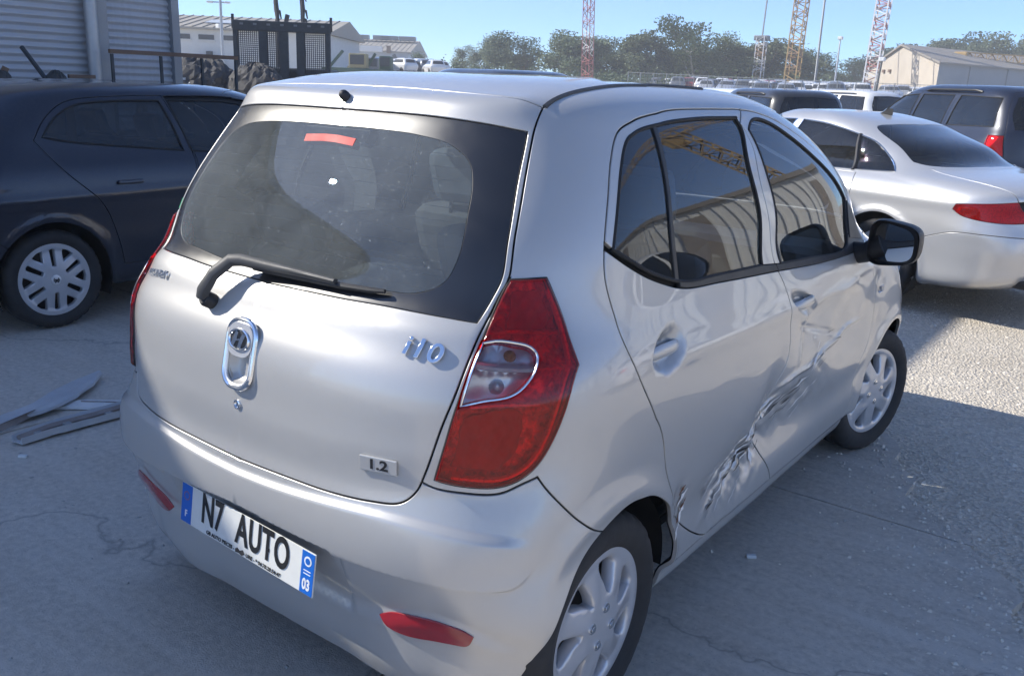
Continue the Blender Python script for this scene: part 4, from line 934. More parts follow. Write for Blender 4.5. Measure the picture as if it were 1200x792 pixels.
# ------------------------------------------------------------ other vehicles
def uz(body, pts):
    """(u,z) pairs to (u,v)"""
    vv = np.linspace(0, body.vmax*.97, 400); out = []
    for u, z in pts:
        zz = body.P0(np.full(400, u), vv)[:, 2]; i = int(np.argmax(zz > z)) if (zz > z).any() else 399
        out.append((u, vv[max(i, 0)]))
    return np.array(out)
def gen_car(name, label, rows, loc, rz, pm, wheels, windows, doors, lamp, rglass, wkey, group=None, h=.03, st=.02, disp=None, glassm='dark_glass', handles=(), plate=None, seats=True, cat='car', trunk=None, mirror=None, rails=False, lampm='lens_red', seat_dy=0, sealm='rubber', bumper=None):
    car = empty(name, loc, rz, label, cat, group)
    b = Body(rows, ymid=rows[-1][0]); b.disp = disp; vm = b.vmax; UC = Body.UC; B = (b, b)
    def sv(p, closed=True, corner=48): return (fit_uv(b, catmull(p, max(.03, st*1.6), closed, corner), 0), closed)
    lines = [(catmull([(0, 0), (UC, 0), (UC, vm*.99), (0, vm*.99)], .06, True), True)]
    seeds = []
    ry, fy, zc, R = wheels
    for yc in (ry, fy): lines.append((circle_uv(b, yc, zc, R+.05), True)); seeds.append(('arch', tuple(fit_uv(b, [(yc, zc+.15)], 0)[0])))
    for i, w in enumerate(windows): lines.append(sv(w, True, 24)); seeds.append(('win%d' % i, tuple(fit_uv(b, [np.mean(w, 0)], 0)[0])))
    dn = []
    for i, (poly, sd) in enumerate(doors): lines.append(sv(poly, True, 30)); seeds.append(('door%d' % i, tuple(fit_uv(b, [sd], 0)[0]))); dn.append('door%d' % i)
    lu = uz(b, lamp); lines.append((catmull(lu, st, True), True)); seeds.append(('lamp', tuple(lu.mean(0))))
    gu = uz(b, rglass); lines.append((catmull(gu, st), False)); seeds.append(('rglass', (.05, (gu[0][1]+gu[-1][1])/2)))
    if trunk is not None: tu = uz(b, trunk); lines.append((catmull(tu, st), False)); seeds.append(('trunk', (.05, gu[0][1]-.04)))
    if bumper is not None: bu = uz(b, bumper); lines.append((catmull(bu, st), False)); seeds.append(('bumper', (.05, .12)))
    # windscreen between belt and roof rows at the front
    iv = [i for i, r in enumerate(rows) if r[5] > rows[-1][5]*.69][0]; v0 = b.vk[iv]; v1 = b.vk[len(rows)-3]
    sc = [(UC, v0+.02), (3.9, v0+.02), (3.48, v0+.03), (3.44, (v0+v1)/2), (3.40, v1-.06), (3.55, v1-.03), (UC, v1-.02)]
    lines.append((catmull(sc, .04), False)); seeds.append(('screen', (4.1, (v0+v1)/2)))
    seeds += [('body', (2.1, vm*.985)), ('body', tuple(fit_uv(b, [((ry+fy)/2, rows[1][3]+.01)], 0)[0]))]
    g = np.concatenate([grid_uv(0, UC, 0, vm*.8, h, h), grid_uv(0, UC, vm*.8, vm, h*2, h)])
    vo, F, reg = cdt_flood(lines, g, h*.45, seeds)
    def pn(nm, region, side, m, parent=car, **kw): return panel(nm, B, vo, F, reg, region, side, m, parent, **kw)
    pn('body', 'body', 'b', pm, gap=.002)
    for sd in 'rl':
        sg = 1 if sd == 'r' else -1; dobj = []
        for k in dn: dobj.append(pn('door', k, sd, pm))
        for i in range(len(windows)): pn('window', 'win%d' % i, sd, glassm, off=-.004, flange=0); surf_tube('window_seal', b, fit_uv(b, catmull(windows[i], .06, True, 24), 0), .007, sealm, car, sg, 0, True)
        lo = pn('tail_lamp', 'lamp', sd, lampm, off=.004, gap=.001, flange=.02)
        if lo is not None: panel('lamp_housing', B, vo, F, reg, 'lamp', sd, 'lamp_red', lo, off=-.02, flange=0)
        for hy, hz in handles:
            uvh = fit_uv(b, [(hy, hz)], 0)[0]; p, n = on_surf(b, uvh[0], uvh[1], sg, .012)
            MB().box((0, 0, 0), (.17, .026, .022), bev=.009).build('door_handle', pm, car).matrix_local = frame_matrix(p, (0, 1, 0), n)
        if mirror:
            my, mz, mx = mirror; MB().box((sg*(mx+.10), my, mz), (.20, .10, .15), bev=.04).build('door_mirror', 'black_plastic', car)
        if rails:
            vr = b.vk[-4]; MB().tube([on_surf(b, u_, vr, sg, .035 if 1.25 < u_ < 3.0 else .0)[0] for u_ in np.linspace(1.2, 3.05, 14)], .016, 8).build('roof_rail', 'black_plastic', car)
        for yc in (ry, fy):
            a = np.linspace(-.4, math.pi+.4, 20); xw = b.rows[4, 2]-.03; V = []; Fq = []
            for t in a:
                for xx in (xw, xw-.36): V.append((xx*sg, yc+(R+.055)*math.cos(t), zc+(R+.055)*math.sin(t)))
            for i in range(19): Fq.append((2*i, 2*i+1, 2*i+3, 2*i+2))
            MB().add(V, Fq, True).build('wheel_arch_liner', 'shell_black', car)
            if wkey: add_wheel(car, wkey, sg*(b.rows[4, 2]-.035), yc, zc, 0, sg)
    if trunk is not None: pn('boot_lid', 'trunk', 'b', pm)
    if bumper is not None: pn('rear_bumper', 'bumper', 'b', pm)
    pn('rear_window', 'rglass', 'b', glassm, off=-.003, flange=0); pn('windscreen', 'screen', 'b', glassm, off=-.003, flange=0)
    solid = np.array([r not in ('arch', 'rglass', 'screen', 'lamp') and not (r or '').startswith('win') for r in reg])
    o = [panel_arrays(b, vo, F, solid, s_, off=-.018, flange=0) for s_ in (1, -1)]; k = len(o[0][0])
    link('inner_shell', mesh('inner_shell', np.concatenate([o[0][0], o[1][0]]), np.concatenate([o[0][1], o[1][1]+k]), True), car, 'shell_black')
    wx = rows[0][2]; MB().box((0, (ry+fy)/2, rows[0][3]+.04), (wx*1.7, fy-ry+1.1, .05)).build('underbody', 'shell_black', car)
    if seats:
        zb = .50; yr = ry+.30+seat_dy; yf = ry+1.15+seat_dy
        for nm, x, y, w in (('front_seat', -.36, yf, .5), ('front_seat', .36, yf, .5), ('rear_bench', 0, yr, 1.2)):
            s = empty(nm); s.parent = car; s.location = (x, y, 0); M3 = Matrix.Rotation(.28, 3, 'X')
            MB().box((0, .25, zb), (w, .5, .16), bev=.05).build('cushion', 'seat_fabric', s); MB().box(M3 @ Vector((0, 0, .29))+Vector((0, 0, zb)), (w, .13, .58), M3, .05).build('backrest', 'seat_fabric', s)
            for hx in ((0,) if w < 1 else (-.38, .38)): MB().box(M3 @ Vector((0, 0, .70))+Vector((hx, 0, zb)), (.26, .09, .17), M3, .04).build('headrest', 'seat_fabric', s)
        MB().box((0, fy-.75, rows[7][3]-.12), (1.3, .4, .2), bev=.06).build('dashboard', 'interior_plastic', car)
        MB().box((0, (ry+fy)/2, .34), (1.3, 2.3, .04)).build('cabin_floor', 'interior_plastic', car)
    if plate:
        pu, pz, dy = plate; p, n = on_surf(b, 0, uz(b, [(0, pz)])[0][1], 1, .012); pl = MB().box((0, 0, 0), (.52, .11, .006), bev=.002).build('licence_plate', 'plate_white', car); pl.matrix_local = frame_matrix(p, (1, 0, 0), n)
        for sx in (-1, 1): MB().box((sx*.238, 0, .0036), (.04, .10, .001)).build('blue_band', 'plate_blue', pl)
    return car, b
# ---- dark blue hatchback by the shed
def hf_vw(y, z):
    r = np.hypot(y, z); return .012-.016*ss((r-.06)/.14)+.006*ss((r-.175)/.02)
slot = [(.082, -.17), (.11, -.14), (.183, -.10), (.190, 0), (.183, .10), (.11, .14), (.082, .17), (.078, 0)]
tri = [(.118, 0), (.178, .19), (.192, .19), (.196, 0), (.192, -.19), (.178, -.19)]
wheel_set('vw', .300, .222, .185, [radial_poly(slot, math.pi/2+math.pi*i/3) for i in range(6)]+[radial_poly(tri, math.pi/2+math.pi/6+math.pi*i/3) for i in range(6)], hf_vw, 'wheel_grey', .025, 0, .05, .009)
VW_ROWS = [(.14,.25,.72,.20,3.80,.22,3.5,.6,3,.8),(.06,.30,.775,.24,3.88,.30,3.5,.6,3,.8),(.02,.40,.80,.34,3.93,.42,3.5,.6,3,.8),(.0,.52,.83,.48,3.97,.55,3.5,.6,3,.8),(.0,.64,.841,.62,3.95,.68,3.5,.6,3,.8),(.03,.76,.838,.76,3.85,.80,3.5,.6,3,.9),(.05,.90,.825,.88,3.45,.92,3.5,.6,3,1.),(.09,1.0,.80,.965,3.1,1.0,3.5,.6,3,1),(.15,1.08,.765,1.03,3.02,1.03,3.5,.6,3,1),(.29,1.21,.70,1.18,2.88,1.18,3.5,.6,3,1),(.46,1.32,.63,1.33,2.68,1.33,3.5,.6,3,.95),(.56,1.375,.58,1.40,2.52,1.40,3.5,.6,3,.9),(.66,1.405,.53,1.43,2.40,1.425,3.5,.6,3,.85),(1.1,1.445,.3,1.455,2.05,1.452,3.5,.45,3,.45),(1.5,1.462,.03,1.462,1.62,1.462,3,.04,3,.04)]
def vw_disp(u, v, p):
    y, z = p[..., 1], p[..., 2]; d = .008*ridge(z-(.80+.02*(y-1.5)), .035)*((u > .8) & (u < 3.4))-.012*ridge(z-.60, .12)*((u > 1.3) & (u < 2.9))
    for yc in (.69, 3.16):
        r = np.hypot(y-yc, z-.30); d = d+(u > .6)*.010*np.exp(-((r-.37)/.03)**2)
    return d
vw, _ = gen_car('hatchback', 'dark navy hatchback with grey wheel covers parked in shade by the shed', VW_ROWS, (-4.44, .66, 0), 0, 'navy_paint', (.69, 3.16, .30, .30),
    [[(.735, 1.135), (.83, 1.237), (.976, 1.315), (1.25, 1.345), (1.566, 1.350), (1.61, 1.20), (1.64, 1.035), (1.255, 1.069), (.90, 1.105)], [(1.70, 1.03), (1.665, 1.20), (1.625, 1.352), (2.1, 1.345), (2.42, 1.29), (2.62, 1.15), (2.72, 1.00), (2.2, 1.005)]],
    [([(1.655, .33), (1.66, .7), (1.70, 1.01), (1.60, 1.38), (1.25, 1.372), (.93, 1.335), (.78, 1.24), (.68, 1.12), (.80, .95), (1.02, .72), (1.10, .50), (1.14, .34)], (1.4, .7)), ([(1.665, .33), (1.675, .7), (1.715, 1.01), (1.615, 1.38), (2.15, 1.375), (2.47, 1.31), (2.70, 1.15), (2.83, .99), (2.80, .70), (2.78, .5), (2.74, .34)], (2.2, .7))],
    [(.55, .72), (.90, .76), (.92, .98), (.60, 1.02)], [(0, 1.05), (.45, 1.05), (.60, 1.07), (.62, 1.25), (.55, 1.35), (0, 1.37)], 'vw', disp=vw_disp, h=.022, st=.012, handles=((1.20, .86), (1.85, .85)), mirror=(2.72, 1.03, .80), bumper=[(0, .60), (.5, .62), (.80, .64), (1.12, .50)])
for wh in [c for c in vw.children if c.name.startswith('wheel') and 'arch' not in c.name]:
    wh.rotation_euler[0] = 0.0
    MB().lathe([(.030, .010), (.030, .017), (.024, .019), (0, .0195)], 24).build('hub_cap', 'lamp_reflector', wh, (.074, 0, 0))
    v_ = MB()
    for a, b in (((-.014, .012), (-.006, -.004)), ((-.006, -.004), (0, .004)), ((0, .004), (.006, -.004)), ((.006, -.004), (.014, .012)), ((-.018, .004), (-.008, -.016)), ((-.008, -.016), (0, -.003)), ((0, -.003), (.008, -.016)), ((.008, -.016), (.018, .004))):
        v_.bar((.0205, a[0], a[1]), (.0205, b[0], b[1]), .004, .004, (1, 0, 0))
    v_.build('hub_emblem', 'plate_black', wh, (.074, 0, 0))
MB().tube([(0, .62, 1.40), (-.01, .55, 1.43), (.005, .50, 1.50), (-.005, .44, 1.53)], [.008, .004, .003, .002], 6).build('aerial', 'rubber', vw)
# ---- silver saloon on the right
def hf_au(y, z):
    r = np.hypot(y, z); return .0-.02*ss((r-.06)/.14)+.015*ss((r-.2)/.02)
sp = [(.085, -.18), (.20, -.26), (.212, 0), (.20, .26), (.085, .18)]
wheel_set('audi', .325, .235, .225, [radial_poly(sp, 2*math.pi*i/5) for i in range(5)], hf_au, 'wheel_grey', .05, 5, .056, .016)
AUDI_ROWS = [(.20,.25,.78,.20,4.60,.22,3.6,.7,3,.8),(.08,.30,.84,.24,4.7,.30,3.6,.7,3,.8),(.02,.42,.87,.36,4.78,.42,3.6,.7,3,.8),(.0,.56,.895,.52,4.82,.56,3.5,.7,3,.8),(.03,.68,.91,.64,4.8,.68,3.4,.7,3,.9),(.05,.80,.905,.76,4.7,.78,3.4,.7,3,1.),(.07,.91,.885,.86,4.4,.86,3.4,.7,3,1.),(.13,.99,.855,.92,3.9,.93,3.6,.7,3,1),(.42,1.03,.81,.965,3.58,.98,3.8,.75,3,1),(.72,1.05,.765,1.0,3.48,1.0,3.8,.8,3,1),(1.05,1.19,.70,1.13,3.25,1.13,3.6,.72,3,.95),(1.38,1.31,.635,1.27,3.02,1.27,3.5,.56,3,.8),(1.60,1.375,.585,1.35,2.86,1.35,3.5,.46,3,.65),(1.80,1.41,.53,1.395,2.74,1.395,3.5,.36,3,.5),(2.05,1.435,.3,1.435,2.55,1.435,3.5,.18,3,.2),(2.24,1.445,.03,1.445,2.34,1.445,3,.03,3,.03)]
def au_disp(u, v, p):
    y, z = p[..., 1], p[..., 2]; d = .014*ridge(z-.845, .05)*ss((u-.7)/.2)*(u < 3.6)-.010*ss((z-.86)/.03)*(z < 1.0)*(u > .9)*0
    for yc in (1.10, 3.95):
        r = np.hypot(y-yc, z-.325); d = d+(u > .6)*.012*np.exp(-((r-.39)/.03)**2)
    return d-.010*ss((.655-z)/.012)*(u < 1.0)*0+.008*ridge(z-.64, .06)*(1-ss((u-.9)/.3))
audi, ab = gen_car('saloon_car', 'silver saloon with red tail lamp parked beyond the hatchback bonnet', AUDI_ROWS, (1.215, 6.47, 0), math.radians(67), 'audi_paint', (1.10, 3.95, .325, .325),
    [[(1.12, 1.005), (1.24, 1.10), (1.40, 1.20), (1.62, 1.262), (1.95, 1.325), (2.25, 1.348), (2.30, 1.15), (2.35, .975), (1.50, .99)], [(2.43, .975), (2.38, 1.15), (2.33, 1.35), (2.65, 1.325), (2.95, 1.22), (3.20, 1.09), (3.28, .985)]],
    [([(1.45, .970), (2.37, .955), (2.38, .6), (2.37, .33), (1.62, .33), (1.57, .55), (1.42, .72), (1.40, .85)], (2.0, .7)), ([(2.40, .33), (2.41, .6), (2.41, .955), (3.34, .968), (3.42, .6), (3.40, .33)], (2.9, .7))],
    [(.50, .745), (.62, .735), (.80, .740), (.95, .765), (1.005, .80), (.98, .835), (.85, .85), (.70, .87), (.50, .895)], [(0, 1.062), (.40, 1.062), (.60, 1.066), (.66, 1.085), (.67, 1.18), (.66, 1.285), (.62, 1.325), (.40, 1.345), (0, 1.35)], 'audi', disp=au_disp, h=.026, st=.014, glassm='dark_glass', handles=((1.66, .80), (2.55, .80)), mirror=(3.25, 1.02, .84), seat_dy=.45, sealm='chrome',
    trunk=[(0, .70), (.46, .71), (.50, .745), (.60, .90), (.64, .985), (.62, 1.045), (0, 1.052)], bumper=[(0, .62), (.5, .635), (.8, .645), (1.0, .64), (1.35, .55)])
p_, n_ = on_surf(ab, .0, ab.vk[-3]+.02, 1, 0)
for sg_ in (1, -1): surf_tube('door_pillar', ab, fit_uv(ab, catmull([(1.50, .985), (1.545, 1.12), (1.60, 1.262)], .03), 0), .020, 'black_plastic', audi, sg_, -.006)
V_ = [(0, -.085, 0), (-.02, .06, 0), (.02, .06, 0), (0, -.085, .055), (-.004, -.05, .06), (.004, -.05, .06)]
MB().add([(x, y+1.88, z+1.412) for x, y, z in V_], [(0, 3, 4, 1), (0, 2, 5, 3), (1, 4, 5, 2), (3, 5, 4)]).build('aerial_fin', 'black_plastic', audi)
uvs_ = fit_uv(ab, [(.93, .895)], 0)[0]; p_, n_ = on_surf(ab, uvs_[0], uvs_[1], -1, .003); MB().box((0, 0, 0), (.13, .055, .001)).build('paper_label', 'print_white', audi).matrix_local = frame_matrix(p_, (0, 1, 0), n_)
MB().box((-.50, .08, .30), (.16, .14, .06), bev=.02).build('exhaust_trim', 'black_plastic', audi)
# ---- dark off-roader behind the saloon
SUV_ROWS = [(.22,.34,.80,.30,4.55,.32,4,.6,3,.8),(.08,.40,.88,.34,4.66,.40,4,.6,3,.8),(.0,.52,.92,.46,4.72,.52,4,.6,3,.8),(.0,.66,.945,.62,4.76,.68,4,.6,3,.8),(.05,.80,.95,.78,4.72,.82,4,.6,3,.9),(.07,.95,.945,.93,4.6,.95,4,.6,3,1.),(.09,1.10,.92,1.06,4.2,1.06,4,.6,3,1.),(.11,1.20,.88,1.14,3.75,1.13,4.2,.6,3.2,1),(.13,1.26,.85,1.20,3.62,1.18,4.2,.6,3.2,1),(.20,1.42,.80,1.38,3.35,1.38,4.2,.6,3.2,1),(.30,1.60,.735,1.58,3.05,1.56,4.2,.6,3.2,1),(.38,1.70,.68,1.69,2.85,1.66,4,.6,3,.9),(.48,1.745,.62,1.745,2.70,1.71,4,.6,3,.8),(.95,1.78,.35,1.785,2.3,1.77,3.5,.45,3,.45),(1.5,1.795,.03,1.795,1.8,1.795,3,.04,3,.04)]
suv, _ = gen_car('off_roader', 'dark navy off-roader with roof rails standing behind the silver saloon', SUV_ROWS, (.43, 12.55, 0), math.radians(48), 'dark_blue_paint', (.95, 3.87, .37, .37),
    [[(.42, 1.25), (.50, 1.62), (1.28, 1.64), (1.35, 1.23)], [(1.47, 1.23), (1.42, 1.64), (2.12, 1.64), (2.20, 1.21)], [(2.28, 1.21), (2.22, 1.64), (2.72, 1.60), (3.20, 1.20)]],
    [([(1.42, .45), (1.41, 1.2), (1.36, 1.69), (2.17, 1.69), (2.24, 1.2), (2.24, .45)], (1.9, .8)), ([(2.26, .45), (2.26, 1.2), (2.19, 1.69), (2.76, 1.655), (3.30, 1.19), (3.30, .45)], (2.8, .8))],
    [(.66, .88), (.95, .92), (.93, 1.14), (.70, 1.14)], [(0, 1.22), (.60, 1.22), (.64, 1.40), (.58, 1.63), (0, 1.65)], 'audi', h=.04, st=.02, handles=((1.52, 1.08), (2.40, 1.07)), mirror=(3.2, 1.25, .92), rails=True, trunk=[(0, .72), (.62, .72), (.70, 1.20), (.68, 1.5), (.62, 1.69), (0, 1.70)])
# ---- white saloon to the right of the picture, mirrored in the doors
WS_ROWS = [tuple(r) for r in AUDI_ROWS]
wsal, _ = gen_car('saloon_car', 'white saloon right of the frame, mirrored in the hatchback doors', WS_ROWS, (4.9, 4.2, 0), math.radians(8), 'white_paint', (1.10, 3.95, .325, .325),
    [[(1.12, 1.005), (1.40, 1.20), (1.54, 1.245), (1.46, .99)], [(1.54, .99), (1.63, 1.262), (2.25, 1.348), (2.35, .975)], [(2.43, .975), (2.33, 1.35), (2.65, 1.325), (3.28, .985)]], [],
    [(.50, .745), (.80, .740), (1.005, .80), (.85, .85), (.50, .895)], [(0, 1.062), (.60, 1.066), (.67, 1.18), (.62, 1.325), (0, 1.35)], 'audi', h=.06, st=.03, seats=False)
# ---- white estate car and dark car further off
EST_ROWS = [(.15,.30,.76,.24,4.4,.3,4,.5,3,.8),(.02,.45,.86,.4,4.5,.45,4,.5,3,.8),(.0,.65,.885,.62,4.5,.65,4,.5,3,.8),(.04,.85,.88,.84,4.3,.85,4,.5,3,.9),(.08,1.02,.84,1.0,3.6,1.02,4,.5,3,1),(.14,1.12,.80,1.08,3.4,1.08,4,.5,3,1),(.24,1.36,.72,1.36,3.0,1.36,4,.5,3,1),(.34,1.54,.65,1.54,2.7,1.54,4,.5,3,.9),(.44,1.60,.59,1.60,2.55,1.60,4,.5,3,.8),(1.0,1.635,.3,1.635,2.0,1.635,3.5,.4,3,.4),(1.45,1.645,.03,1.645,1.6,1.645,3,.04,3,.04)]
EST_WIN = [[(.40, 1.12), (.48, 1.48), (1.28, 1.50), (1.35, 1.10)], [(1.46, 1.10), (1.40, 1.50), (2.05, 1.50), (2.15, 1.09)], [(2.24, 1.09), (2.15, 1.50), (2.45, 1.48), (2.95, 1.09)]]
def estate(name, label, loc, rz, pm, sc=1., group=None, cat='car'):
    c, _ = gen_car(name, label, EST_ROWS, loc, rz, pm, (.85, 3.5, .33, .33), EST_WIN, [], [(.66, .80), (.90, .82), (.90, 1.04), (.70, 1.04)], [(0, 1.13), (.58, 1.13), (.60, 1.3), (.55, 1.50), (0, 1.52)], 'audi', h=.07, st=.035, seats=False, rails=True, group=group, cat=cat); c.scale = (sc,)*3; return c
# ------------------------------------------------------------ yard and background
basic('cladding', (.50, .50, .51), .45, metal=.1, var=.14, vs=2.5, bmp=.1, bs=40)
basic('trim_grey', (.30, .31, .32), .5, metal=.3, var=.2, vs=4)
basic('render_white', (.66, .66, .63), .85, var=.10, vs=2, bmp=.1)
basic('roof_tan', (.36, .33, .28), .8, var=.15, vs=1.5)
basic('roof_brown', (.26, .235, .205), .85, var=.2, vs=.8)
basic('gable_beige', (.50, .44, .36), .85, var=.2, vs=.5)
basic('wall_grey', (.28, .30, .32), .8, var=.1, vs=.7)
basic('wall_blue', (.42, .47, .53), .7, var=.1, vs=.7)
basic('window_dark', (.05, .055, .06), .25)
basic('steel_dark', (.06, .068, .075), .6, metal=.3, var=.35, vs=12, bmp=.2)  # lifted and bluish: distance haze put into the base colour
basic('steel_grey', (.20, .21, .22), .5, metal=.5, var=.2, vs=8)
basic('galvanised', (.42, .43, .44), .45, metal=.6, var=.15, vs=10)
basic('bed_grey', (.30, .32, .33), .6, var=.2, vs=3)
basic('charred', (.09, .086, .082), .95, var=.4, vs=9, bmp=.6, bs=30)
basic('crane_yellow', (.46, .30, .11), .55, var=.25, vs=4)
basic('crane_orange', (.36, .22, .12), .6, var=.25, vs=4)
basic('crane_red', (.45, .18, .16), .6, var=.2, vs=4)
basic('crane_white', (.72, .70, .68), .6, var=.15, vs=4)
basic('machine_green', (.075, .12, .085), .6, var=.25, vs=3)
basic('machine_yellow', (.34, .29, .16), .6, var=.25, vs=3)
basic('rust_brown', (.20, .13, .09), .85, var=.4, vs=6, bmp=.3)
basic('door_brown', (.27, .235, .20), .8, var=.25, vs=.6)
basic('scrap_bright', (.75, .77, .80), .2, metal=1, var=.2, vs=20)
basic('panel_grey', (.50, .51, .52), .45, var=.2, vs=9, bmp=.2, bs=30)
basic('panel_white', (.72, .72, .70), .5, var=.2, vs=9)
basic('rust_strip', (.30, .25, .22), .8, var=.45, vs=16)
basic('bark', (.10, .08, .06), .95, var=.3, vs=8, bmp=.6, bs=25)
basic('bark_pale', (.30, .28, .25), .9, var=.3, vs=8)
def leafmat(name, a, b):
    m, n, out = nt(name); p = N(n, 'ShaderNodeBsdfPrincipled'); p.inputs['Roughness'].default_value = .6
    gi = N(n, 'ShaderNodeNewGeometry'); c = ramp(n, gi.outputs['Random Per Island'], [(0, a), (1, b)]); L(n, c, p.inputs['Base Color'])
    t = N(n, 'ShaderNodeBsdfTranslucent'); L(n, c, t.inputs[0]); x = N(n, 'ShaderNodeMixShader'); x.inputs[0].default_value = .3
    L(n, p.outputs[0], x.inputs[1]); L(n, t.outputs[0], x.inputs[2]); L(n, x.outputs[0], out.inputs[0])
leafmat('leaf_green', (.070, .105, .048), (.150, .190, .095)); leafmat('leaf_olive', (.095, .120, .058), (.185, .210, .115)); leafmat('leaf_dark', (.055, .085, .045), (.115, .155, .075))
# ---- corrugated metal shed on the left; its long wall shades the left of the yard
SX, SY, SH = -6.45, 4.05, 5.40
def shed():
    s = empty('metal_shed', (SX, SY, 0), 0, 'pale corrugated metal shed with drainpipe behind the navy hatchback', 'shed')
    MB().box((-6, -5.97, SH/2), (11.9, 11.9, SH-.1)).build('core_wall', 'cladding', s)
    prof = []                                                   # wavy sheet course, about 76 mm to a wave
    pitch = .064; n = int(SH/pitch); me = {}
    for ln in (8.0,):
        V = []; Fq = []; k = 10
        for i in range(k+1):
            a = i/k; z = a*pitch; x = .012*(1-math.cos(2*math.pi*a))*.9
            V += [(x, 0, z), (x, -ln, z)]
        V += [(-.02, 0, 0), (-.02, -ln, 0), (-.02, 0, pitch), (-.02, -ln, pitch)]
        for i in range(k): Fq.append((2*i, 2*i+2, 2*i+3, 2*i+1))
        e = 2*k+2; Fq += [tuple(range(0, 2*k+1, 2))[::-1]+(e, e+2)[::1]]
        me = mesh('cladding_course', V, Fq[:-1], True)
    me.materials.append(MATS['cladding'])
    for seg, (y0, sc) in enumerate(((0, .66/8), (-.78, 1.0))):
        if seg < 2:
            for i in range(int(3.4/pitch)): o = link('cladding_course', me, s); o.location = (.0, y0, i*pitch); o.scale = (1, sc, 1)
    V = []; Fq = []; k = 0
    for y0, ln, z0 in ((0, .66, 3.4), (-.78, 8, 3.4), (-8.80, 3.1, 0)):
        zz = np.arange(int(z0/pitch)*pitch, SH, pitch/8)
        for z in zz: a = (z/pitch) % 1; x = .012*(1-math.cos(2*math.pi*a))*.9; V += [(x, y0, z), (x, y0-ln, z)]
        m = len(zz); Fq += [(k+2*i, k+2*i+2, k+2*i+3, k+2*i+1) for i in range(m-1)]; k += 2*m
    o = MB().add(V, Fq, True).build('upper_cladding', 'cladding', s); o['kind'] = 'stuff'
    MB().box((.02, .03, SH/2), (.10, .08, SH)).build('corner_flashing', 'trim_grey', s)
    MB().box((.03, -.72, SH/2), (.09, .10, SH)).build('joint_cover', 'trim_grey', s)
    MB().tube([(.10, -.84, .1), (.10, -.84, SH-.3)], .055, 12).build('drainpipe', 'galvanised', s)
    for z in (1.0, 2.2, 3.4, 4.6): MB().box((.07, -.84, z), (.13, .14, .03)).build('pipe_clip', 'steel_grey', s)
    MB().box((-6, -5.95, SH+.03), (12.2, 12.1, .14)).build('roof', 'roof_tan', s)
    MB().box((.13, -5.95, SH-.05), (.14, 12.0, .12)).build('gutter', 'galvanised', s)
    return s
shed()
# handrail in front of the shed
r = empty('handrail', (-5.95, 3.0, 0), 0, 'rusty brown handrail with thin posts along the shed wall', 'railing')
MB().bar((0, .13, 1.68), (0, 1.45, 1.68), .035).build('top_rail', 'rust_brown', r)
for y in (.15, .62, 1.05, 1.43): MB().bar((0, y, 0), (0, y, 1.66), .022).build('post', 'steel_dark', r)
for i, (y, t) in enumerate(((.35, .05), (.43, -.04), (.74, .06), (.85, -.03))):
    MB().bar((.0, y, 1.42-.3), (.03, y+t, 1.42), .03).build('stub', 'rust_brown', r)
MB().bar((.0, -.02, 1.46), (0, -.25, 1.46), .03).build('side_rail', 'rust_brown', r)
# dark heaps with a stick, seen over the navy roof
def heap(name, label, c, rx, ry, h, m, cat, seed, bright=0):
    R = random.Random(seed); o = empty(name, c, 0, label, cat)
    V = []; Fq = []; n, k = 46, 20
    for j in range(k):
        t = j/(k-1); rr = math.cos(t*math.pi/2)**.8
        for i in range(n):
            a = 2*math.pi*i/n; f = 1+R.uniform(-.07, .07); V.append((rx*rr*f*math.cos(a), ry*rr*f*math.sin(a), h*math.sin(t*math.pi/2)+R.uniform(-.05, .05)*min(rx, h)))
    for j in range(k-1): Fq += [(j*n+i, j*n+(i+1) % n, (j+1)*n+(i+1) % n, (j+1)*n+i) for i in range(n)]
    MB().add(V, Fq).build('mound', m, o)
    for q in range(bright):
        a = R.uniform(0, 6.28); t = R.uniform(.3, .9); p = Vector((rx*math.cos(a)*math.cos(t), ry*math.sin(a)*math.cos(t), h*math.sin(t)))
        M = Matrix.Rotation(R.uniform(0, 3), 3, 'X') @ Matrix.Rotation(R.uniform(0, 3), 3, 'Y'); MB().box(p, (R.uniform(.06, .30), R.uniform(.03, .13), R.uniform(.01, .05)), M, .01).build('scrap_piece', R.choice(['scrap_bright', 'steel_grey', 'steel_dark', 'panel_white', 'rust_brown']), o)
    return o
p = pt(66, 7.3, 95); hp = heap('rag_heap', 'low black heap with a thin stick leaning out of it', (p.x, p.y, 0), .26, .20, 1.50, 'charred', 'heap', 2)
a, b = pt(53, 7.3, 92), pt(25, 7.3, 55); MB().bar(a-hp.location, b-hp.location, .026).build('stick', 'steel_dark', hp)
p = pt(4, 7.2, 96); hp = heap('rag_heap', 'dark heap with broken strut at the left edge above the navy roof', (p.x, p.y, 0), .16, .18, 1.49, 'charred', 'heap', 4)
a, b = pt(1, 7.2, 92), pt(7, 7.2, 79); MB().bar(a-hp.location, b-hp.location, .05).build('strut', 'rust_brown', hp)
p = gp(235, 22); heap('scrap_heap', 'dark scrap heap with shiny metal bits beside the shed corner', (p.x, p.y, p.z), 1.3, 1.2, 1.85, 'charred', 'scrap heap', 6, 110)
p = gp(300, 21.5); heap('scrap_heap', 'black scrap heap in front of the mesh headboard', (p.x, p.y, p.z), 1.1, .8, 1.75, 'charred', 'scrap heap', 9, 50)
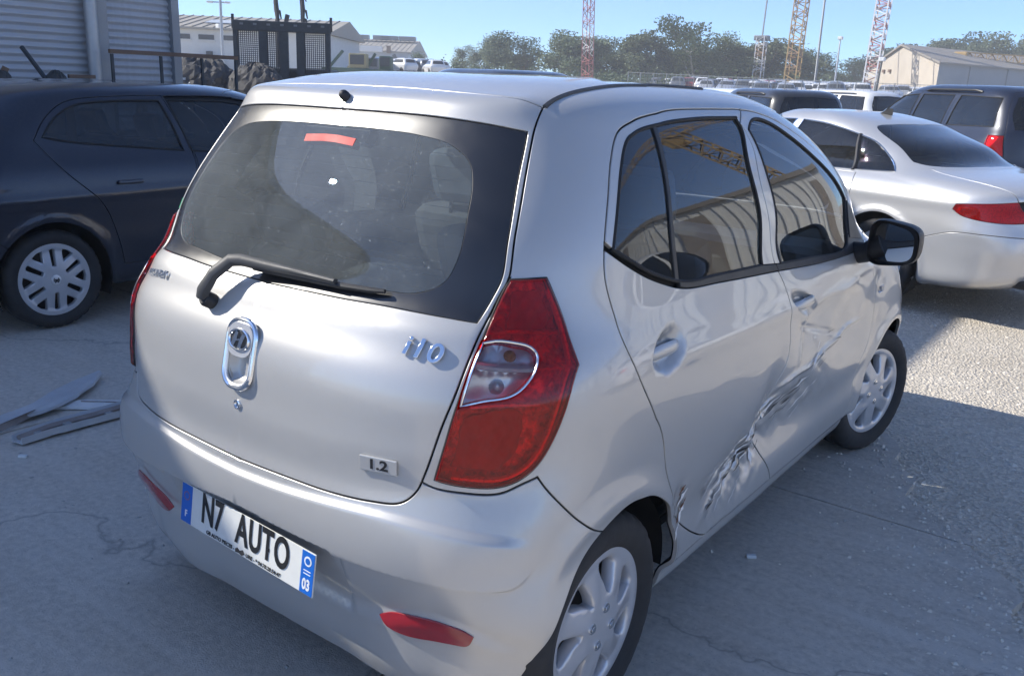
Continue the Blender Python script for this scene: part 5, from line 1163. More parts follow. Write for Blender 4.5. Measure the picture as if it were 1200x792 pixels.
# ---- flatbed with lattice headboard
def axes(px): d = (pt(px+10, 30)-pt(px-10, 30)); d.z = 0; return d.normalized()
def truck():
    p = gp(332, 24); ax = axes(332); t = empty('flatbed_truck', p, math.atan2(ax.y, ax.x), 'dark truck headboard with lattice panels above a grey flatbed side', 'truck')
    W = 2.62; z0, z1 = 1.15, 2.86; x0 = -W/2; rz = z1-z0
    for x in (x0+.06, x0+.80, x0+1.36, x0+1.80, x0+W-.08): 
        w = .12 if x in (x0+.06, x0+W-.08) else .22
        MB().box((x, 0, (z0+z1)/2-.1), (w, .10, rz-.1), bev=.01).build('post', 'steel_dark', t)
    MB().box((0, 0, z1-.12), (W, .14, .26), bev=.02).build('top_beam', 'steel_dark', t); MB().box((0, 0, z0+.12), (W, .12, .24), bev=.02).build('bottom_beam', 'steel_dark', t)
    for i in range(7): MB().box((x0+.25+i*.36, -.08, z1-.08), (.09, .02, .05)).build('marker_plate', 'steel_grey', t)
    for a, b in ((x0+.14, x0+.68), (x0+.92, x0+1.24), (x0+1.92, x0+W-.16)):
        k = int((b-a)/.052); q = empty('lattice_panel'); q.parent = t
        for i in range(k+1): MB().bar((a+(b-a)*i/k, 0, z0+.24), (a+(b-a)*i/k, 0, z1-.25), .018, .018).build('lattice_bar', 'steel_dark', q)
        m = int((z1-z0-.5)/.052)
        for j in range(m+1): MB().bar((a, .0, z0+.24+(z1-z0-.49)*j/m), (b, .0, z0+.24+(z1-z0-.49)*j/m), .016, .016).build('lattice_bar', 'steel_dark', q)
    for sx in (x0, x0+W): MB().bar((sx, 0, z1-.2), (sx, 0, z1+.16), .06).build('corner_stake', 'steel_dark', t)
    MB().bar((x0+1.25, .1, z1-.3), (x0+1.42, .1, z0+.35), .10, .06).build('brace', 'charred', t)
    MB().box((-.35, -.9, 1.02), (3.3, .06, .58), bev=.01).build('side_board', 'bed_grey', t); MB().box((-.35, -.88, 1.31), (3.3, .10, .05)).build('board_cap', 'steel_grey', t)
    for i in range(6): MB().box((-1.8+i*.6, -.945, 1.02), (.05, .03, .52)).build('board_rib', 'bed_grey', t)
    MB().box((-.35, -.3, .70), (3.3, 1.3, .14)).build('deck', 'steel_dark', t); MB().box((0, 1.2, 1.0), (2.3, 1.6, 1.4), bev=.1).build('cab', 'steel_dark', t)
    for x in (-1.2, .9):
        MB().lathe([(0, -.13), (.25, -.13), (.46, -.12), (.48, 0), (.46, .12), (.25, .13), (0, .13)], 28, 'y', (x, -.45, .48)).build('wheel', 'tyre_rubber', t)
truck()
R8 = random.Random(8)
for i, (pxs, top, lab) in enumerate((((326, 325, 321, 319), -60, 'tall dark ragged post, left one above the truck headboard'), ((330, 333, 337), 18, 'short slanted dark stump above the truck headboard'), ((356, 355, 353, 350), -60, 'tall dark ragged post, right one above the truck headboard'))):
    base = gp(pxs[0], 27.5); o = empty('ragged_post', base, 0, lab, 'post'); n = len(pxs); ys = np.linspace(62, top, n); P = [Vector((0, 0, 0))]+[pt(x, 27.5, y)-base for x, y in zip(pxs, ys)]
    Q = []; 
    for a, b in zip(P[:-1], P[1:]):
        for j in range(4): Q.append(a.lerp(b, j/4)+Vector((R8.uniform(-.02, .02), 0, 0)))
    Q.append(P[-1]); MB().tube(Q, [.075*R8.uniform(.8, 1.15) for _ in Q], 8).build('trunk', 'charred', o)
    for q in range(5):
        if i == 1: break
        t = R8.uniform(.55, .98); a = Q[int(t*(len(Q)-1))]; sgn = R8.choice((-1, 1)); MB().tube([a, a+axes(340)*sgn*.10+Vector((0, 0, -.05)), a+axes(340)*sgn*.14+Vector((0, 0, -.28))], [.03, .035, .02], 6).build('stub', 'charred', o)
# ---- lamp post
base = gp(262, 46); o = empty('lamp_post', base, 0, 'tall pale lamp post standing before the white warehouse', 'lamp post')
MB().tube([(0, 0, 0), (.0, 0, 9)], [.09, .05], 10).build('pole', 'galvanised', o)
tp = pt(256, 46, 3)-base; ax = axes(256)
for s_ in (-1, 1): MB().bar(tp, tp+ax*s_*.45, .06).build('arm', 'galvanised', o); MB().box(tp+ax*s_*.45, (.30, .18, .10), Matrix.Rotation(math.atan2(ax.y, ax.x), 3, 'Z'), .03).build('lamp_head', 'panel_white', o)
MB().box(pt(257, 46, 31)-base, (.28, .28, .22), bev=.04).build('junction_box', 'panel_white', o)
# ---- buildings
def long_building(name, label, px0, px1, D, ze, zr, wallm, roofm, depth=14, wins=(), cat='building', slant=0, gable=True, extra=None, roof_over=.5):
    a, b = pt(px0, D), pt(px1, D+slant); a.z = b.z = 0; d = b-a; Ln = d.length; d.normalize(); o = empty(name, a, math.atan2(d.y, d.x), label, cat)
    MB().box((Ln/2, depth/2, ze/2), (Ln, depth, ze)).build('wall', wallm, o)
    q = MB(); ro = roof_over
    q.add([(-ro, -ro, ze), (Ln+ro, -ro, ze), (Ln+ro, depth/2, zr), (-ro, depth/2, zr), (-ro, depth+ro, ze), (Ln+ro, depth+ro, ze), (-ro, -ro, ze-.18), (Ln+ro, -ro, ze-.18), (Ln+ro, depth+ro, ze-.18), (-ro, depth+ro, ze-.18)], [(0, 1, 2, 3), (3, 2, 5, 4), (0, 6, 7, 1), (5, 8, 9, 4), (6, 9, 8, 7), (0, 3, 4, 9, 6), (1, 7, 8, 5, 2)]); rf = q.build('roof', roofm, o)
    n = int(Ln/ .9)
    for i in range(min(n, 46)):
        x = Ln*(i+.5)/min(n, 46); MB().bar((x, -ro, ze+.04), (x, depth/2, zr+.04), .07, .06).build('roof_rib', roofm, rf)
    for (x0, x1, z0, z1) in wins:
        w = MB().box(((x0+x1)/2, -.02, (z0+z1)/2), (x1-x0, .10, z1-z0)).build('window', 'window_dark', o); MB().box(((x0+x1)/2, -.05, z0-.06), (x1-x0+.2, .18, .1)).build('sill', wallm, w)
    return o, Ln
D = 78; sc = D/1041
wh, Ln = long_building('warehouse', 'white warehouse with tan ribbed roof and three small dark windows', 150, 384, D, 5.1, 6.5, 'render_white', 'roof_tan', 16, [(56*sc+.0, 75*sc, 4.1, 4.5), (85*sc, 103*sc, 4.1, 4.5), (114*sc, 128*sc, 4.1, 4.5)])
MB().box((97*sc, -.1, 2.9), (.5, .3, .5)).build('wall_unit', 'steel_dark', wh)
MB().box((97*sc, -1.2, 2.0), (2.6, 1.6, .9), bev=.05).build('container', 'steel_dark', wh)
rp = MB().box((100*sc, 3.0, 5.78), (2.4, 2.0, .06), Matrix.Rotation(math.atan2(1.4, 8.0), 3, 'X')).build('roof_light', 'wall_blue', wh)
D = 165; sc = D/1041
o, Ln = long_building('factory', 'distant blue-white factory with tan roof left of the trees', 384, 478, D, 6.2, 8.8, 'wall_blue', 'roof_tan', 30, [(45*sc, 64*sc, 3.0, 4.0)])
MB().box((44*sc, -.6, 6.5), (42*sc, 1.0, 1.0)).build('parapet', 'panel_white', o); MB().box((72*sc, -.6, 6.5), (.6, 1.2, 1.3)).build('parapet_end', 'rust_brown', o)
for x in (26, 52, 62, 84): MB().box((x*sc, 12, 9.0), (3.2, 2, .8)).build('roof_vent', 'steel_grey', o)
MB().bar((79*sc, -2, 5.6), (87*sc, -2, 3.4), 1.0, .6).build('conveyor', 'steel_dark', o); MB().bar((87*sc, -2, 0), (87*sc, -2, 4), .35).build('conveyor_leg', 'galvanised', o)
D = 112; sc = D/1041
a, b = pt(1010, 128), pt(1142, 96); a.z = b.z = 0
def gable_hall():
    c0, c1, c2 = pt(1011, 122), pt(1094, 100), pt(1330, 132)
    for c in (c0, c1, c2): c.z = 0
    o = empty('hall', c1, 0, 'beige gabled hall with brown roof behind the navy off-roader', 'building'); A = c0-c1; Bv = c2-c1; ze, zr = 5.55, 7.9; m_ = A/2
    V = [Vector((0, 0, 0)), A, A+Vector((0, 0, ze-.6)), m_+Vector((0, 0, zr)), Vector((0, 0, ze))]
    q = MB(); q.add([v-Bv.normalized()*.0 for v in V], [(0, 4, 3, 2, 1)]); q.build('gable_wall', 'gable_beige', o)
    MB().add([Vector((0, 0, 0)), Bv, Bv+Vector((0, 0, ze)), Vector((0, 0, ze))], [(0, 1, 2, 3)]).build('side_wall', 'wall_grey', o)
    e = Bv.normalized()*-.4; up = Vector((0, 0, .12)); s_ = -A.normalized()*.5
    V = [Vector((0, 0, ze))+e+up+s_, Bv+Vector((0, 0, ze))+up+s_, Bv+m_+Vector((0, 0, zr))+up, m_+Vector((0, 0, zr))+e+up, A+Vector((0, 0, ze-.6))+e+up-s_, A+Bv+Vector((0, 0, ze-.6))+up-s_]
    V += [v-Vector((0, 0, .22)) for v in V]
    MB().add(V, [(0, 1, 2, 3), (3, 2, 5, 4), (0, 3, 9, 6), (3, 4, 10, 9), (0, 6, 7, 1), (4, 5, 11, 10), (6, 9, 8, 7), (9, 10, 11, 8)]).build('roof', 'roof_brown', o)
    for i in range(3): MB().box(A*(.62+.09*i)+Vector((0, 0, 4.9))+A.cross(Vector((0, 0, 1))).normalized()*.05, (.6, .6, .35), Matrix.Rotation(math.atan2(A.y, A.x), 3, 'Z')).build('vent', 'rust_brown', o)
    MB().box(A*.93+Vector((0, 0, 3.3)), (1.8, .5, .7), Matrix.Rotation(math.atan2(A.y, A.x), 3, 'Z')).build('wall_sign', 'blue_paint', o)
    for t in (.12, .28, .46, .66, .84): MB().box(Bv*t+Vector((0, 0, ze/2)), (.25, .25, ze)).build('pilaster', 'wall_grey', o)
gable_hall()
# yellow boom lying behind the hall roof
def lattice(o, a, b, w, m, cells, m2=None, alt=False, r=.05, faces=4):
    """lattice mast from a to b: four chords, rungs and diagonals, joined in blocks"""
    a, b = Vector(a), Vector(b); d = (b-a).normalized(); u = Vector((0, 0, 1)) if abs(d.z) < .8 else Vector((1, 0, 0)); s1 = d.cross(u).normalized(); s2 = d.cross(s1)
    C = [(s1*sx+s2*sy)*w/2 for sx, sy in ((-1, -1), (1, -1), (1, 1), (-1, 1))]
    for k, c in enumerate(C): MB().bar(a+c, b+c, r*1.5).build('chord', m if not alt else m, o)
    ln = (b-a).length
    for i in range(cells):
        p0 = a+d*ln*i/cells; p1 = a+d*ln*(i+1)/cells; q = MB()
        for k in range(4):
            c0, c1 = C[k], C[(k+1) % 4]; q.bar(p0+c0, p1+c1 if i % 2 else p0+c1, r); q.bar(p0+(c0 if i % 2 else c1), p1+(c1 if i % 2 else c0), r)
        q.build('bracing', (m2 if (alt and (i//alt) % 2) else m), o)
a, b = pt(1126, 112, 66), pt(1290, 118, 76); o = empty('crane_boom', (a.x, a.y, 0), 0, 'yellow lattice crane boom showing along the hall roof', 'crane boom'); z_ = Vector((a.x, a.y, 0)); lattice(o, a-z_, b-z_, .95, 'crane_yellow', 26, r=.07); MB().box(a-z_, (1.6, 1.0, 1.0), bev=.2).build('boom_head', 'crane_yellow', o)
for t_ in (.1, .5, .9): q_ = (a-z_).lerp(b-z_, t_); MB().bar((q_.x, q_.y, 0), q_, .3).build('support', 'steel_grey', o)
def mast(label, px, D, px_top, w, m, m2, cells, alt, ytop=-160, cat='crane mast', name='lattice_mast', r=.05, ybase=96):
    g_ = gp(px, D); g_.z = terrain(g_.x, g_.y); o = empty(name, g_, 0, label, cat); tp = pt(px_top, D, ytop); lattice(o, (0, 0, 0), tp-g_, w, m, cells, m2, alt, r); return o, g_, tp
mast('slim red and white lattice mast rising behind the hatchback roof', 688, 92, 694, .85, 'crane_red', 'crane_white', 34, 5, r=.05)
o, g_, tp = mast('yellow and orange lattice crane mast leaning right above the dark car', 925, 105, 962, 1.35, 'crane_yellow', 'crane_orange', 34, 4, r=.09)
o, g_, tp = mast('white and pink lattice crane mast left of the beige hall', 1017, 96, 1062, 1.25, 'crane_white', 'crane_red', 44, 2, r=.09, ytop=-150)
g_ = gp(886, 110); o = empty('lattice_mast', g_, 0, 'short rusty lattice crane mast with thin jib before the round trees', 'crane mast'); h_ = pt(893, 110, 45)-g_; lattice(o, (0, 0, 0), h_, 1.0, 'crane_white', 14, 'crane_orange', 3, .08); MB().tube([h_, pt(899, 110, 0)-g_, pt(920, 110, -150)-g_], .10, 6).build('jib', 'steel_grey', o); MB().box(h_, (1.8, .9, .6), bev=.1).build('slewing_head', 'steel_grey', o)
for px, D_, pt_, top, lab, m in ((953, 100, 985, -150, 'thin grey leaning pole between the two tall crane masts', 'steel_grey'), (976, 100, 985, 45, 'short pale pole with lamp head left of the beige hall', 'galvanised'), (1024, 80, 1034, 70, 'slim dark pole in front of the beige gable', 'steel_dark')):
    g_ = gp(px, D_); o = empty('pole', g_, 0, lab, 'pole'); tp = pt(pt_, D_, top)-g_; MB().tube([(0, 0, 0), tp], [.14, .08], 8).build('shaft', m, o)
    if top > 0: MB().box(tp, (.5, .5, .35), bev=.08).build('head', 'panel_white', o)
# white lattice machine left of the factory
g_ = gp(388, 120); o = empty('gantry', g_, 0, 'small white steel gantry in front of the far factory', 'gantry'); 
for x0, y0, x1, y1 in ((381, 58, 383, 28), (383, 28, 391, 58), (381, 50, 391, 40), (391, 58, 395, 42), (395, 42, 400, 44), (400, 44, 401, 60), (383, 40, 396, 41)):
    MB().bar(pt(x0, 120, y0)-g_, pt(x1, 120, y1)-g_, .35).build('strut', 'galvanised', o)
for x0 in (381, 391, 401): MB().bar(pt(x0, 120, 60)-g_, Vector((pt(x0, 120).x, pt(x0, 120).y, 0))-g_, .3).build('leg', 'galvanised', o)
# ---- machinery below the factory
def machine(label, px, D, w, h, m, m2, seed):
    R = random.Random(seed); g_ = gp(px, D); ax = axes(px); o = empty('machine', g_, math.atan2(ax.y, ax.x), label, 'machine')
    MB().box((0, 0, h*.35), (w, 1.6, h*.5), bev=.08).build('frame', m, o); MB().box((w*.22, 0, h*.78), (w*.35, 1.3, h*.42), bev=.1).build('cab', m2, o); MB().box((w*.22, -.68, h*.82), (w*.28, .06, h*.25)).build('cab_window', 'window_dark', o)
    MB().bar((-w*.45, 0, h*.5), (-w*.1, 0, h*1.05), .18).build('arm', m, o)
    for x in (-w*.35, w*.35): MB().lathe([(0, -.2), (.3, -.2), (.5, -.15), (.5, .15), (.3, .2), (0, .2)], 20, 'y', (x, -.7, .5)).build('wheel', 'tyre_rubber', o)
machine('green farm-like machine below the far factory', 408, 62, 3.4, 2.5, 'machine_green', 'machine_yellow', 1); machine('dark green machine right of the yellow one below the factory', 444, 64, 2.4, 2.4, 'machine_green', 'machine_green', 2); machine('pale yellow machine below the far factory', 426, 70, 3.2, 2.2, 'machine_yellow', 'steel_grey', 3)
# ---- fence across the right background
def fence():
    a, b = pt(735, 66), pt(1230, 46); n = 24; o = empty('mesh_fence', (a.x, a.y, 0), 0, 'long grey wire mesh fence across the right background', 'fence'); d = b-a; d.z = 0; H = 2.0
    V = []; 
    z0 = lambda p: terrain(p.x, p.y)+.0
    pts_ = [Vector((a.x, a.y, 0))+d*i/n for i in range(n+1)]; loc = Vector((a.x, a.y, 0))
    for p in pts_: MB().bar(Vector((p.x, p.y, terrain(p.x, p.y)))-loc, Vector((p.x, p.y, z0(p)+H))-loc, .05).build('post', 'steel_grey', o)
    for zz in (H-.05,):
        for i in range(n): MB().bar(Vector((pts_[i].x, pts_[i].y, z0(pts_[i])+zz))-loc, Vector((pts_[i+1].x, pts_[i+1].y, z0(pts_[i+1])+zz))-loc, .03).build('rail', 'steel_grey', o)
    q = MB(); dn = d.normalized(); Ln = d.length
    k = int(Ln/.22)
    for i in range(k):
        p = Vector((a.x, a.y, 0))+dn*Ln*i/k; z_ = z0(p); q.bar(Vector((p.x, p.y, z_-.3))-loc, Vector((p.x, p.y, z_+H))-loc, .010)
    for j in range(9):
        for i in range(n): q.bar(Vector((pts_[i].x, pts_[i].y, z0(pts_[i])+H*j/9))-loc, Vector((pts_[i+1].x, pts_[i+1].y, z0(pts_[i+1])+H*j/9))-loc, .010)
    w = q.build('wire_mesh', 'steel_grey', o); w['kind'] = 'stuff'
fence()
# ---- trees
def tree_meshes(seed, spread, gap, n_leaf, ls):
    """unit-height tree: trunk with limbs, crown of small leaf faces in uneven clumps"""
    R = random.Random(seed); t = MB(); cl = []
    def limb(p, d, ln, r, lev):
        q = [p]; dd = d.copy()
        for i in range(4): dd = (dd+Vector((R.uniform(-.2, .2), R.uniform(-.2, .2), R.uniform(-.02, .16)))).normalized(); q.append(q[-1]+dd*ln/4)
        t.tube(q, [r*(1-.15*i) for i in range(5)], 6)
        if lev >= 2: cl.append((q[-1], ln)); cl.append((q[-2], ln*.8)); return
        for k in range(3 if lev else 9):
            a = R.uniform(0, 6.28); s = q[R.choice((2, 3, 4) if lev else (1, 1, 2, 3, 4, 4))]; nd = (dd*.6+Vector((math.cos(a), math.sin(a), R.uniform(-.25, .75)))*spread).normalized(); limb(s, nd, ln*R.uniform(.5, .72), r*.5, lev+1)
    limb(Vector((0, 0, 0)), Vector((R.uniform(-.05, .05), 0, 1)), .42, .020, 0)
    V = []; Fq = []; cl = [c for c in cl if R.random() > gap]
    for _ in range(n_leaf):
        c, ln = R.choice(cl); s = .045+.12*ln; p = c+Vector([max(-1.7, min(1.7, R.gauss(0, 1)))*s*k_ for k_ in (1, 1, .8)])
        a = Vector((R.uniform(-1, 1), R.uniform(-1, 1), R.uniform(-1, 1))).normalized(); b = a.orthogonal().normalized(); w = ls*R.uniform(.6, 1.4); k = len(V)
        V += [p-a*w, p+b*w*.55, p+a*w, p-b*w*.55]; Fq.append((k, k+1, k+2, k+3))
    zt = max(v.z for v in V); V = [v/zt for v in V]; tm = t; tm.V = [tuple(Vector(v)/zt) for v in tm.V]
    cm = MB().add(V, Fq).me('crown'); return tm.me('trunk'), cm
TREES = [tree_meshes(s, sp, g, n, l) for s, sp, g, n, l in ((1, .8, .15, 8500, .016), (2, .95, .38, 6500, .015), (3, 1.1, .05, 11000, .017), (4, .7, .45, 5000, .014), (5, 1.0, .25, 8500, .016), (6, .85, .4, 6000, .015))]
def tree(px, D, ytop, wide, var, m, lab, rz, bark='bark', sub=0):
    g_ = gp(px, D); h = pt(px, D, ytop).z-g_.z; o = empty('tree', g_, rz, lab, 'tree', 'trees along the skyline'); o.scale = (h*wide*1.35, h*wide*1.35, h)
    t = link('trunk', TREES[var][0], o, None); c = link('crown', TREES[var][1], o, None)
    for x, mm in ((t, bark), (c, m)):
        if not x.data.materials: x.data.materials.append(None)
        x.material_slots[0].link = 'OBJECT'; x.material_slots[0].material = MATS[mm]
    return o
TL = [(492, 128, 60, .9, 3, 'leaf_green', 'low pale bush-like tree just right of the far factory'), (463, 160, 67, 1.0, 3, 'leaf_dark', 'tiny dark tree in front of the far factory'), (505, 150, 69, 1.2, 2, 'leaf_dark', 'low dark tree among the white vans'), (541, 125, 52, .75, 3, 'leaf_olive', 'thin airy tree, leftmost of the skyline row'), (560, 130, 54, .7, 5, 'leaf_olive', 'slim airy tree beside the leftmost one'), (583, 120, 40, .85, 0, 'leaf_green', 'rounded tree left of the big clump'),
      (618, 124, 38, .95, 1, 'leaf_green', 'broad tree with pale gaps left of the red mast'), (655, 122, 35, 1.0, 4, 'leaf_green', 'tall full tree just left of the red mast'), (676, 132, 40, .9, 1, 'leaf_olive', 'tree directly behind the red mast'), (706, 122, 44, 1.0, 5, 'leaf_green', 'loose tree just right of the red mast'), (722, 118, 62, 1.3, 2, 'leaf_dark', 'low dark tree right of the red mast'),
      (752, 116, 36, .85, 2, 'leaf_olive', 'tall light green tree near the frame middle'), (770, 120, 58, 1.2, 4, 'leaf_dark', 'low dense dark tree left of the tallest tree'), (815, 112, 19, .78, 1, 'leaf_green', 'tallest loose-crowned tree above the hatchback roof'), (845, 114, 36, .9, 5, 'leaf_green', 'tree leaning on the right of the tallest tree'), (800, 118, 56, 1.3, 2, 'leaf_dark', 'low dark tree under the tallest tree'), (838, 120, 62, 1.4, 2, 'leaf_dark', 'squat dark tree below the right crown'),
      (880, 118, 52, 1.1, 4, 'leaf_olive', 'round tree behind the short rusty mast'), (905, 116, 46, 1.15, 2, 'leaf_olive', 'broad round tree left of the yellow mast'), (936, 118, 55, 1.1, 0, 'leaf_dark', 'dark round tree right of the yellow mast'), (968, 150, 82, 1.3, 2, 'leaf_green', 'small round tree between the tall masts'),
      (1003, 150, 64, 1.0, 4, 'leaf_dark', 'small tree half hidden left of the beige hall'), (1048, 160, 52, 1.0, 2, 'leaf_dark', 'small dark tree peeking over the hall ridge'), (1097, 150, 45, .9, 0, 'leaf_olive', 'light green tree behind the hall roof, left'), (1128, 155, 38, .8, 4, 'leaf_green', 'tall tree behind the hall roof, second from left'), (1152, 152, 40, .85, 1, 'leaf_green', 'tree behind the hall roof, above the yellow boom'), (1182, 150, 39, .8, 0, 'leaf_olive', 'tree behind the hall roof near the right edge'), (1203, 150, 37, .85, 5, 'leaf_green', 'tree behind the hall roof at the right edge')]
for i, (px, D_, yt, wd, vr, m, lab) in enumerate(TL): tree(px, D_, yt, wd, vr, m, lab, i*1.7, 'bark_pale' if i % 3 == 1 else 'bark')
# low hedge line behind the fence
R9 = random.Random(11); V = []; Fq = []
for i in range(16000):
    px = R9.uniform(478, 1010); D_ = R9.uniform(102, 112); p = pt(px, D_); z = terrain(p.x, p.y)+abs(R9.gauss(0, .8)); a = Vector((R9.uniform(-1, 1), R9.uniform(-1, 1), R9.uniform(-1, 1))).normalized(); b = a.orthogonal().normalized(); w = R9.uniform(.1, .3); k = len(V); c = Vector((p.x, p.y, z)); V += [c-a*w, c+b*w*.6, c+a*w, c-b*w*.6]; Fq.append((k, k+1, k+2, k+3))
o = MB().add(V, Fq).build('hedge', 'leaf_dark'); tag(o, 'low dark scrub along the foot of the skyline trees', 'scrub', kind='stuff')
# ---- rows of cars far off
EA = estate('estate_car', 'white estate car with roof rails, nearer than the fence', (0, 0, 0), 0, 'white_paint', 1.06)
def put(o, px, D, head): g_ = gp(px, D); o.location = g_; o.rotation_euler = (0, 0, math.radians(head)); return o
put(EA, 1052, 24.5, 62)
EB = estate('estate_car', 'black estate car showing its roof left of the silver saloon', (0, 0, 0), 0, 'black_paint', 1.0); put(EB, 962, 15.2, 48)
EC = estate('estate_car', 'white estate car half hidden behind the hatchback windscreen pillar', (0, 0, 0), 0, 'white_paint', .99); put(EC, 905, 17.2, 50)
ED = estate('estate_car', 'black car with roof rails just showing over the hatchback roof', (0, 0, 0), 0, 'black_paint', 1.06); put(ED, 655, 12.5, 70)
LOW = [(.1,.3,.78,.25,4.1,.3,4,.4,3,.6),(.0,.6,.85,.6,4.2,.6,4,.4,3,.6),(.05,.9,.84,.9,3.6,.9,4,.4,3,.8),(.15,1.0,.78,1.0,3.2,1.0,4,.4,3,.9),(.45,1.35,.64,1.35,2.6,1.35,4,.4,3,.8),(.6,1.42,.55,1.43,2.4,1.43,4,.4,3,.7),(1.2,1.47,.03,1.47,1.6,1.47,3,.04,3,.04)]
def low_car():
    b = Body(LOW); vm = b.vmax
    w1 = fit_uv(b, [(.55, 1.03), (.72, 1.34), (2.35, 1.35), (2.85, 1.03)], 0); gl = uz(b, [(0, 1.04), (.6, 1.04), (.55, 1.36), (0, 1.37)])
    lines = [(catmull([(0, 0), (4.4, 0), (4.4, vm*.99), (0, vm*.99)], .2, True), True), (catmull(w1, .1, True), True), (catmull(gl, .1), False), (catmull([(4.4, b.vk[3]+.02), (3.5, b.vk[3]+.03), (3.42, b.vk[4]-.05), (4.4, b.vk[4]-.02)], .1), False)]
    vo, F, reg = cdt_flood(lines, grid_uv(0, 4.4, 0, vm, .14, .12), .05, [('g', tuple(w1.mean(0))), ('g', (.1, (gl[0][1]+gl[-1][1])/2)), ('g', (4.1, (b.vk[3]+b.vk[4])/2))]); out = {}
    for nm, mk in (('glass', [r == 'g' for r in reg]), ('body', [r != 'g' for r in reg])):
        A = [panel_arrays(b, vo, F, np.array(mk), s_, flange=0) for s_ in (1, -1)]; k = len(A[0][0]); out[nm] = mesh(nm, np.concatenate([A[0][0], A[1][0]]), np.concatenate([A[0][1], A[1][1]+k]), True, np.concatenate([A[0][2], A[1][2]]))
    out['glass'].materials.append(MATS['window_dark']); w = MB()
    out['wheel'] = MB().lathe([(0, -.1), (.2, -.1), (.3, -.08), (.3, .08), (.2, .1), (0, .1)], 14, 'x').me('wheel'); out['wheel'].materials.append(MATS['tyre_rubber']); out['body'].materials.append(None); return out
LC = low_car()
def far_car(px, D, head, m, lab, group, lift=0, sc=1.):
    g_ = gp(px, D); o = empty('parked_car', g_+Vector((0, 0, lift)), math.radians(head), lab, 'car', group); o.scale = (sc, sc, sc*random.uniform(.95, 1.15))
    b = link('body', LC['body'], o); b.material_slots[0].link = 'OBJECT'; b.material_slots[0].material = MATS[m]; link('window', LC['glass'], o)
    for x in (-.78, .78):
        for y in (.75, 3.3): link('wheel', LC['wheel'], o, None, (x, y, .3))
R10 = random.Random(21)
COLN = {'white_paint': 'white', 'grey_paint': 'grey', 'black_paint': 'black', 'red_paint': 'red', 'blue_paint': 'blue', 'audi_paint': 'silver'}
for row, (D_, n, x0, x1) in enumerate(((74, 15, 868, 1010), (84, 20, 820, 1010), (94, 24, 790, 1010), (106, 26, 770, 1010), (84, 7, 1030, 1110))):
    for i in range(n):
        px = x0+(x1-x0)*(i+.5)/n+R10.uniform(-2, 2); m = R10.choice(['white_paint']*9+['audi_paint']*3+['grey_paint', 'grey_paint', 'black_paint', 'red_paint'])
        far_car(px, D_+R10.uniform(-1, 1), 20+R10.uniform(-6, 6)+(180 if R10.random() < .4 else 0), m, 'tiny %s car parked in the far rows behind the fence' % COLN[m], 'tiny %s cars parked in far rows' % COLN[m], 0)
for i in range(12):
    px = 452+i*6.2; m = R10.choice(['white_paint']*4+['grey_paint', 'black_paint']); far_car(px, 96+R10.uniform(-8, 12), 60+R10.uniform(-20, 20), m, 'small %s vehicle in the far row left of the trees' % COLN[m], 'small %s vehicles left of the trees' % COLN[m], .8, 1.0)
# ---- right of the picture: long white hall and a yellow tower crane that the doors mirror
def side_hall():
    a = Vector((6.5, 34, 0)); b = Vector((52, 19, 0)); d = b-a; Ln = d.length; o = empty('side_hall', a, math.atan2(d.y, d.x), 'long white ribbed hall with brown doors, mirrored in the hatchback windows', 'building')
    MB().box((Ln/2, 6, 3.2), (Ln, 12, 6.4)).build('wall', 'render_white', o); MB().box((Ln/2, 6, 6.6), (Ln+1, 13, .5)).build('roof', 'roof_brown', o)
    for i in range(90): MB().box((Ln*(i+.5)/90, -.04, 3.2), (.09, .12, 6.3)).build('wall_rib', 'render_white', o)
    for i in range(7): MB().box((Ln*(i+.4)/7, -.10, 2.7), (1.5, .2, 5.4), bev=.02).build('door', 'door_brown', o)
side_hall()
g_ = Vector((22, 64, 0)); o = empty('tower_crane', g_, 0, 'yellow tower crane right of the frame, mirrored in the windows', 'crane'); lattice(o, (0, 0, 0), (0, 0, 26), 1.6, 'crane_yellow', 22, r=.12); lattice(o, (-9, 4, 26), (22, -9, 27), 1.2, 'crane_yellow', 26, r=.09); MB().box((.8, 0, 25), (1.6, 1.6, 2), bev=.1).build('cab', 'crane_yellow', o)
# ---- broken trim strips on the concrete
def strip(label, P, w, th, m, seed, curl=0, lip=.012, m2=None, name='trim_strip'):
    R = random.Random(seed); o = empty(name, P[0], 0, label, 'trim strip'); base = Vector(P[0]); P = [Vector(p)-base for p in P]; cu = catmull([tuple(p) for p in P], .03); n = len(cu); V = []; Fq = []
    W = np.interp(np.linspace(0, 1, n), np.linspace(0, 1, len(w)), w)
    for i, p in enumerate(cu):
        t = Vector(cu[min(i+1, n-1)]-cu[max(i-1, 0)]).normalized(); s = t.cross(Vector((0, 0, 1))).normalized(); p = Vector(p)
        for f, h in ((-1, 0), (-.92, lip), (-.6, th+curl*.2), (0, th+curl), (.6, th+curl*.3), (.92, lip), (1, 0)): V.append(p+s*f*W[i]*(1+R.uniform(-.03, .03))+Vector((0, 0, h+R.uniform(-.001, .001))))
        V.append(p+s*.85*W[i]); V.append(p-s*.85*W[i])
    k = 9
    for i in range(n-1): Fq += [(i*k+j, i*k+(j+1) % k, (i+1)*k+(j+1) % k, (i+1)*k+j) for j in range(k)]
    Fq += [tuple(range(k))[::-1], tuple((n-1)*k+j for j in range(k))]
    MB().add(V, [f[::-1] for f in Fq], False).build('strip_face', m, o); return o, cu
def gz(px, py, z=0):
    C = Vector(CAM_POS); q = pt(px, 1.0, py); d = q-C; return C+d*((z-C.z)/d.z)
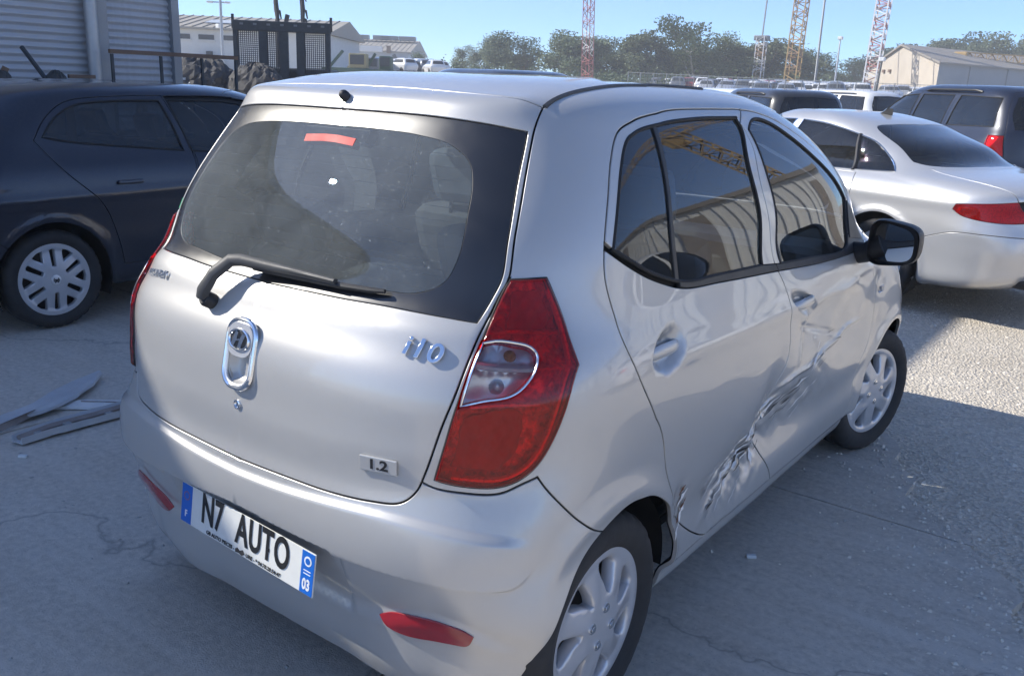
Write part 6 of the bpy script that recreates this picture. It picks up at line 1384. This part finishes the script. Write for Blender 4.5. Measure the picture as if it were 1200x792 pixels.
s1, _ = strip('long broken grey trim strip, its rounded end pointing to the navy car', [gz(-40, 515, .01), gz(10, 492, .012), gz(48, 478, .03), gz(85, 457, .03), gz(117, 439, .02)], [.035, .045, .06, .075, .06, .012], .022, 'panel_grey', 1)
MB().add([gz(-30, 510, .04)-s1.location, gz(0, 497, .045)-s1.location, gz(40, 480, .05)-s1.location, gz(50, 478, .03)-s1.location, gz(30, 492, .02)-s1.location, gz(0, 506, .02)-s1.location], [(0, 1, 2, 3, 4, 5)]).build('torn_edge', 'rust_strip', s1)
s2, _ = strip('short white trim strip lying flat between the two longer ones', [gz(68, 476, .004), gz(100, 475, .006), gz(150, 476, .006)], [.045, .055, .055], .014, 'panel_white', 2)
MB().bar(gz(95, 470, .022)-s2.location, gz(140, 471, .022)-s2.location, .006, .004).build('groove', 'rust_strip', s2)
s3, _ = strip('nearest trim strip, rusty hollow side up with clips', [gz(20, 519, .01), gz(60, 505, .012), gz(110, 491, .012), gz(165, 476, .012)], [.035, .055, .06, .06], .004, 'panel_grey', 3, 0, .03)
a = [gz(22, 514, .02)-s3.location, gz(60, 500, .022)-s3.location, gz(110, 487, .022)-s3.location, gz(160, 472, .022)-s3.location]
MB().tube(a, .018, 5).build('rusty_channel', 'rust_strip', s3)
for px, py in ((45, 508), (79, 497), (128, 485)): MB().box(gz(px, py, .03)-s3.location, (.03, .03, .016), bev=.004).build('clip', 'galvanised', s3)
for px, py, lab in ((27, 536, 'white paint chip on the concrete below the trim strips'), (880, 653, 'small pale pebble beside the hatchback sill')):
    p = gz(px, py); o = MB().box((0, 0, .006), (.035, .018, .012), Matrix.Rotation(.6, 3, 'Z'), .004).build('debris_chip', 'panel_white', None, p); tag(o, lab, 'debris')

# ---- added haze volume: stands in for lens veil, pales sky, lifts shade
m_, n_, o_ = nt('added_haze'); v_ = N(n_, 'ShaderNodeVolumePrincipled'); v_.inputs['Color'].default_value = (.95, .96, .97, 1); v_.inputs['Density'].default_value = .0018; v_.inputs['Anisotropy'].default_value = .0
L(n_, v_.outputs[0], o_.inputs['Volume'])
hz = MB().box((0, 0, 24), (500, 500, 51)).build('haze', 'added_haze'); tag(hz, kind='stuff'); hz['label'] = 'thin added haze over the whole yard, imitating lens veil'
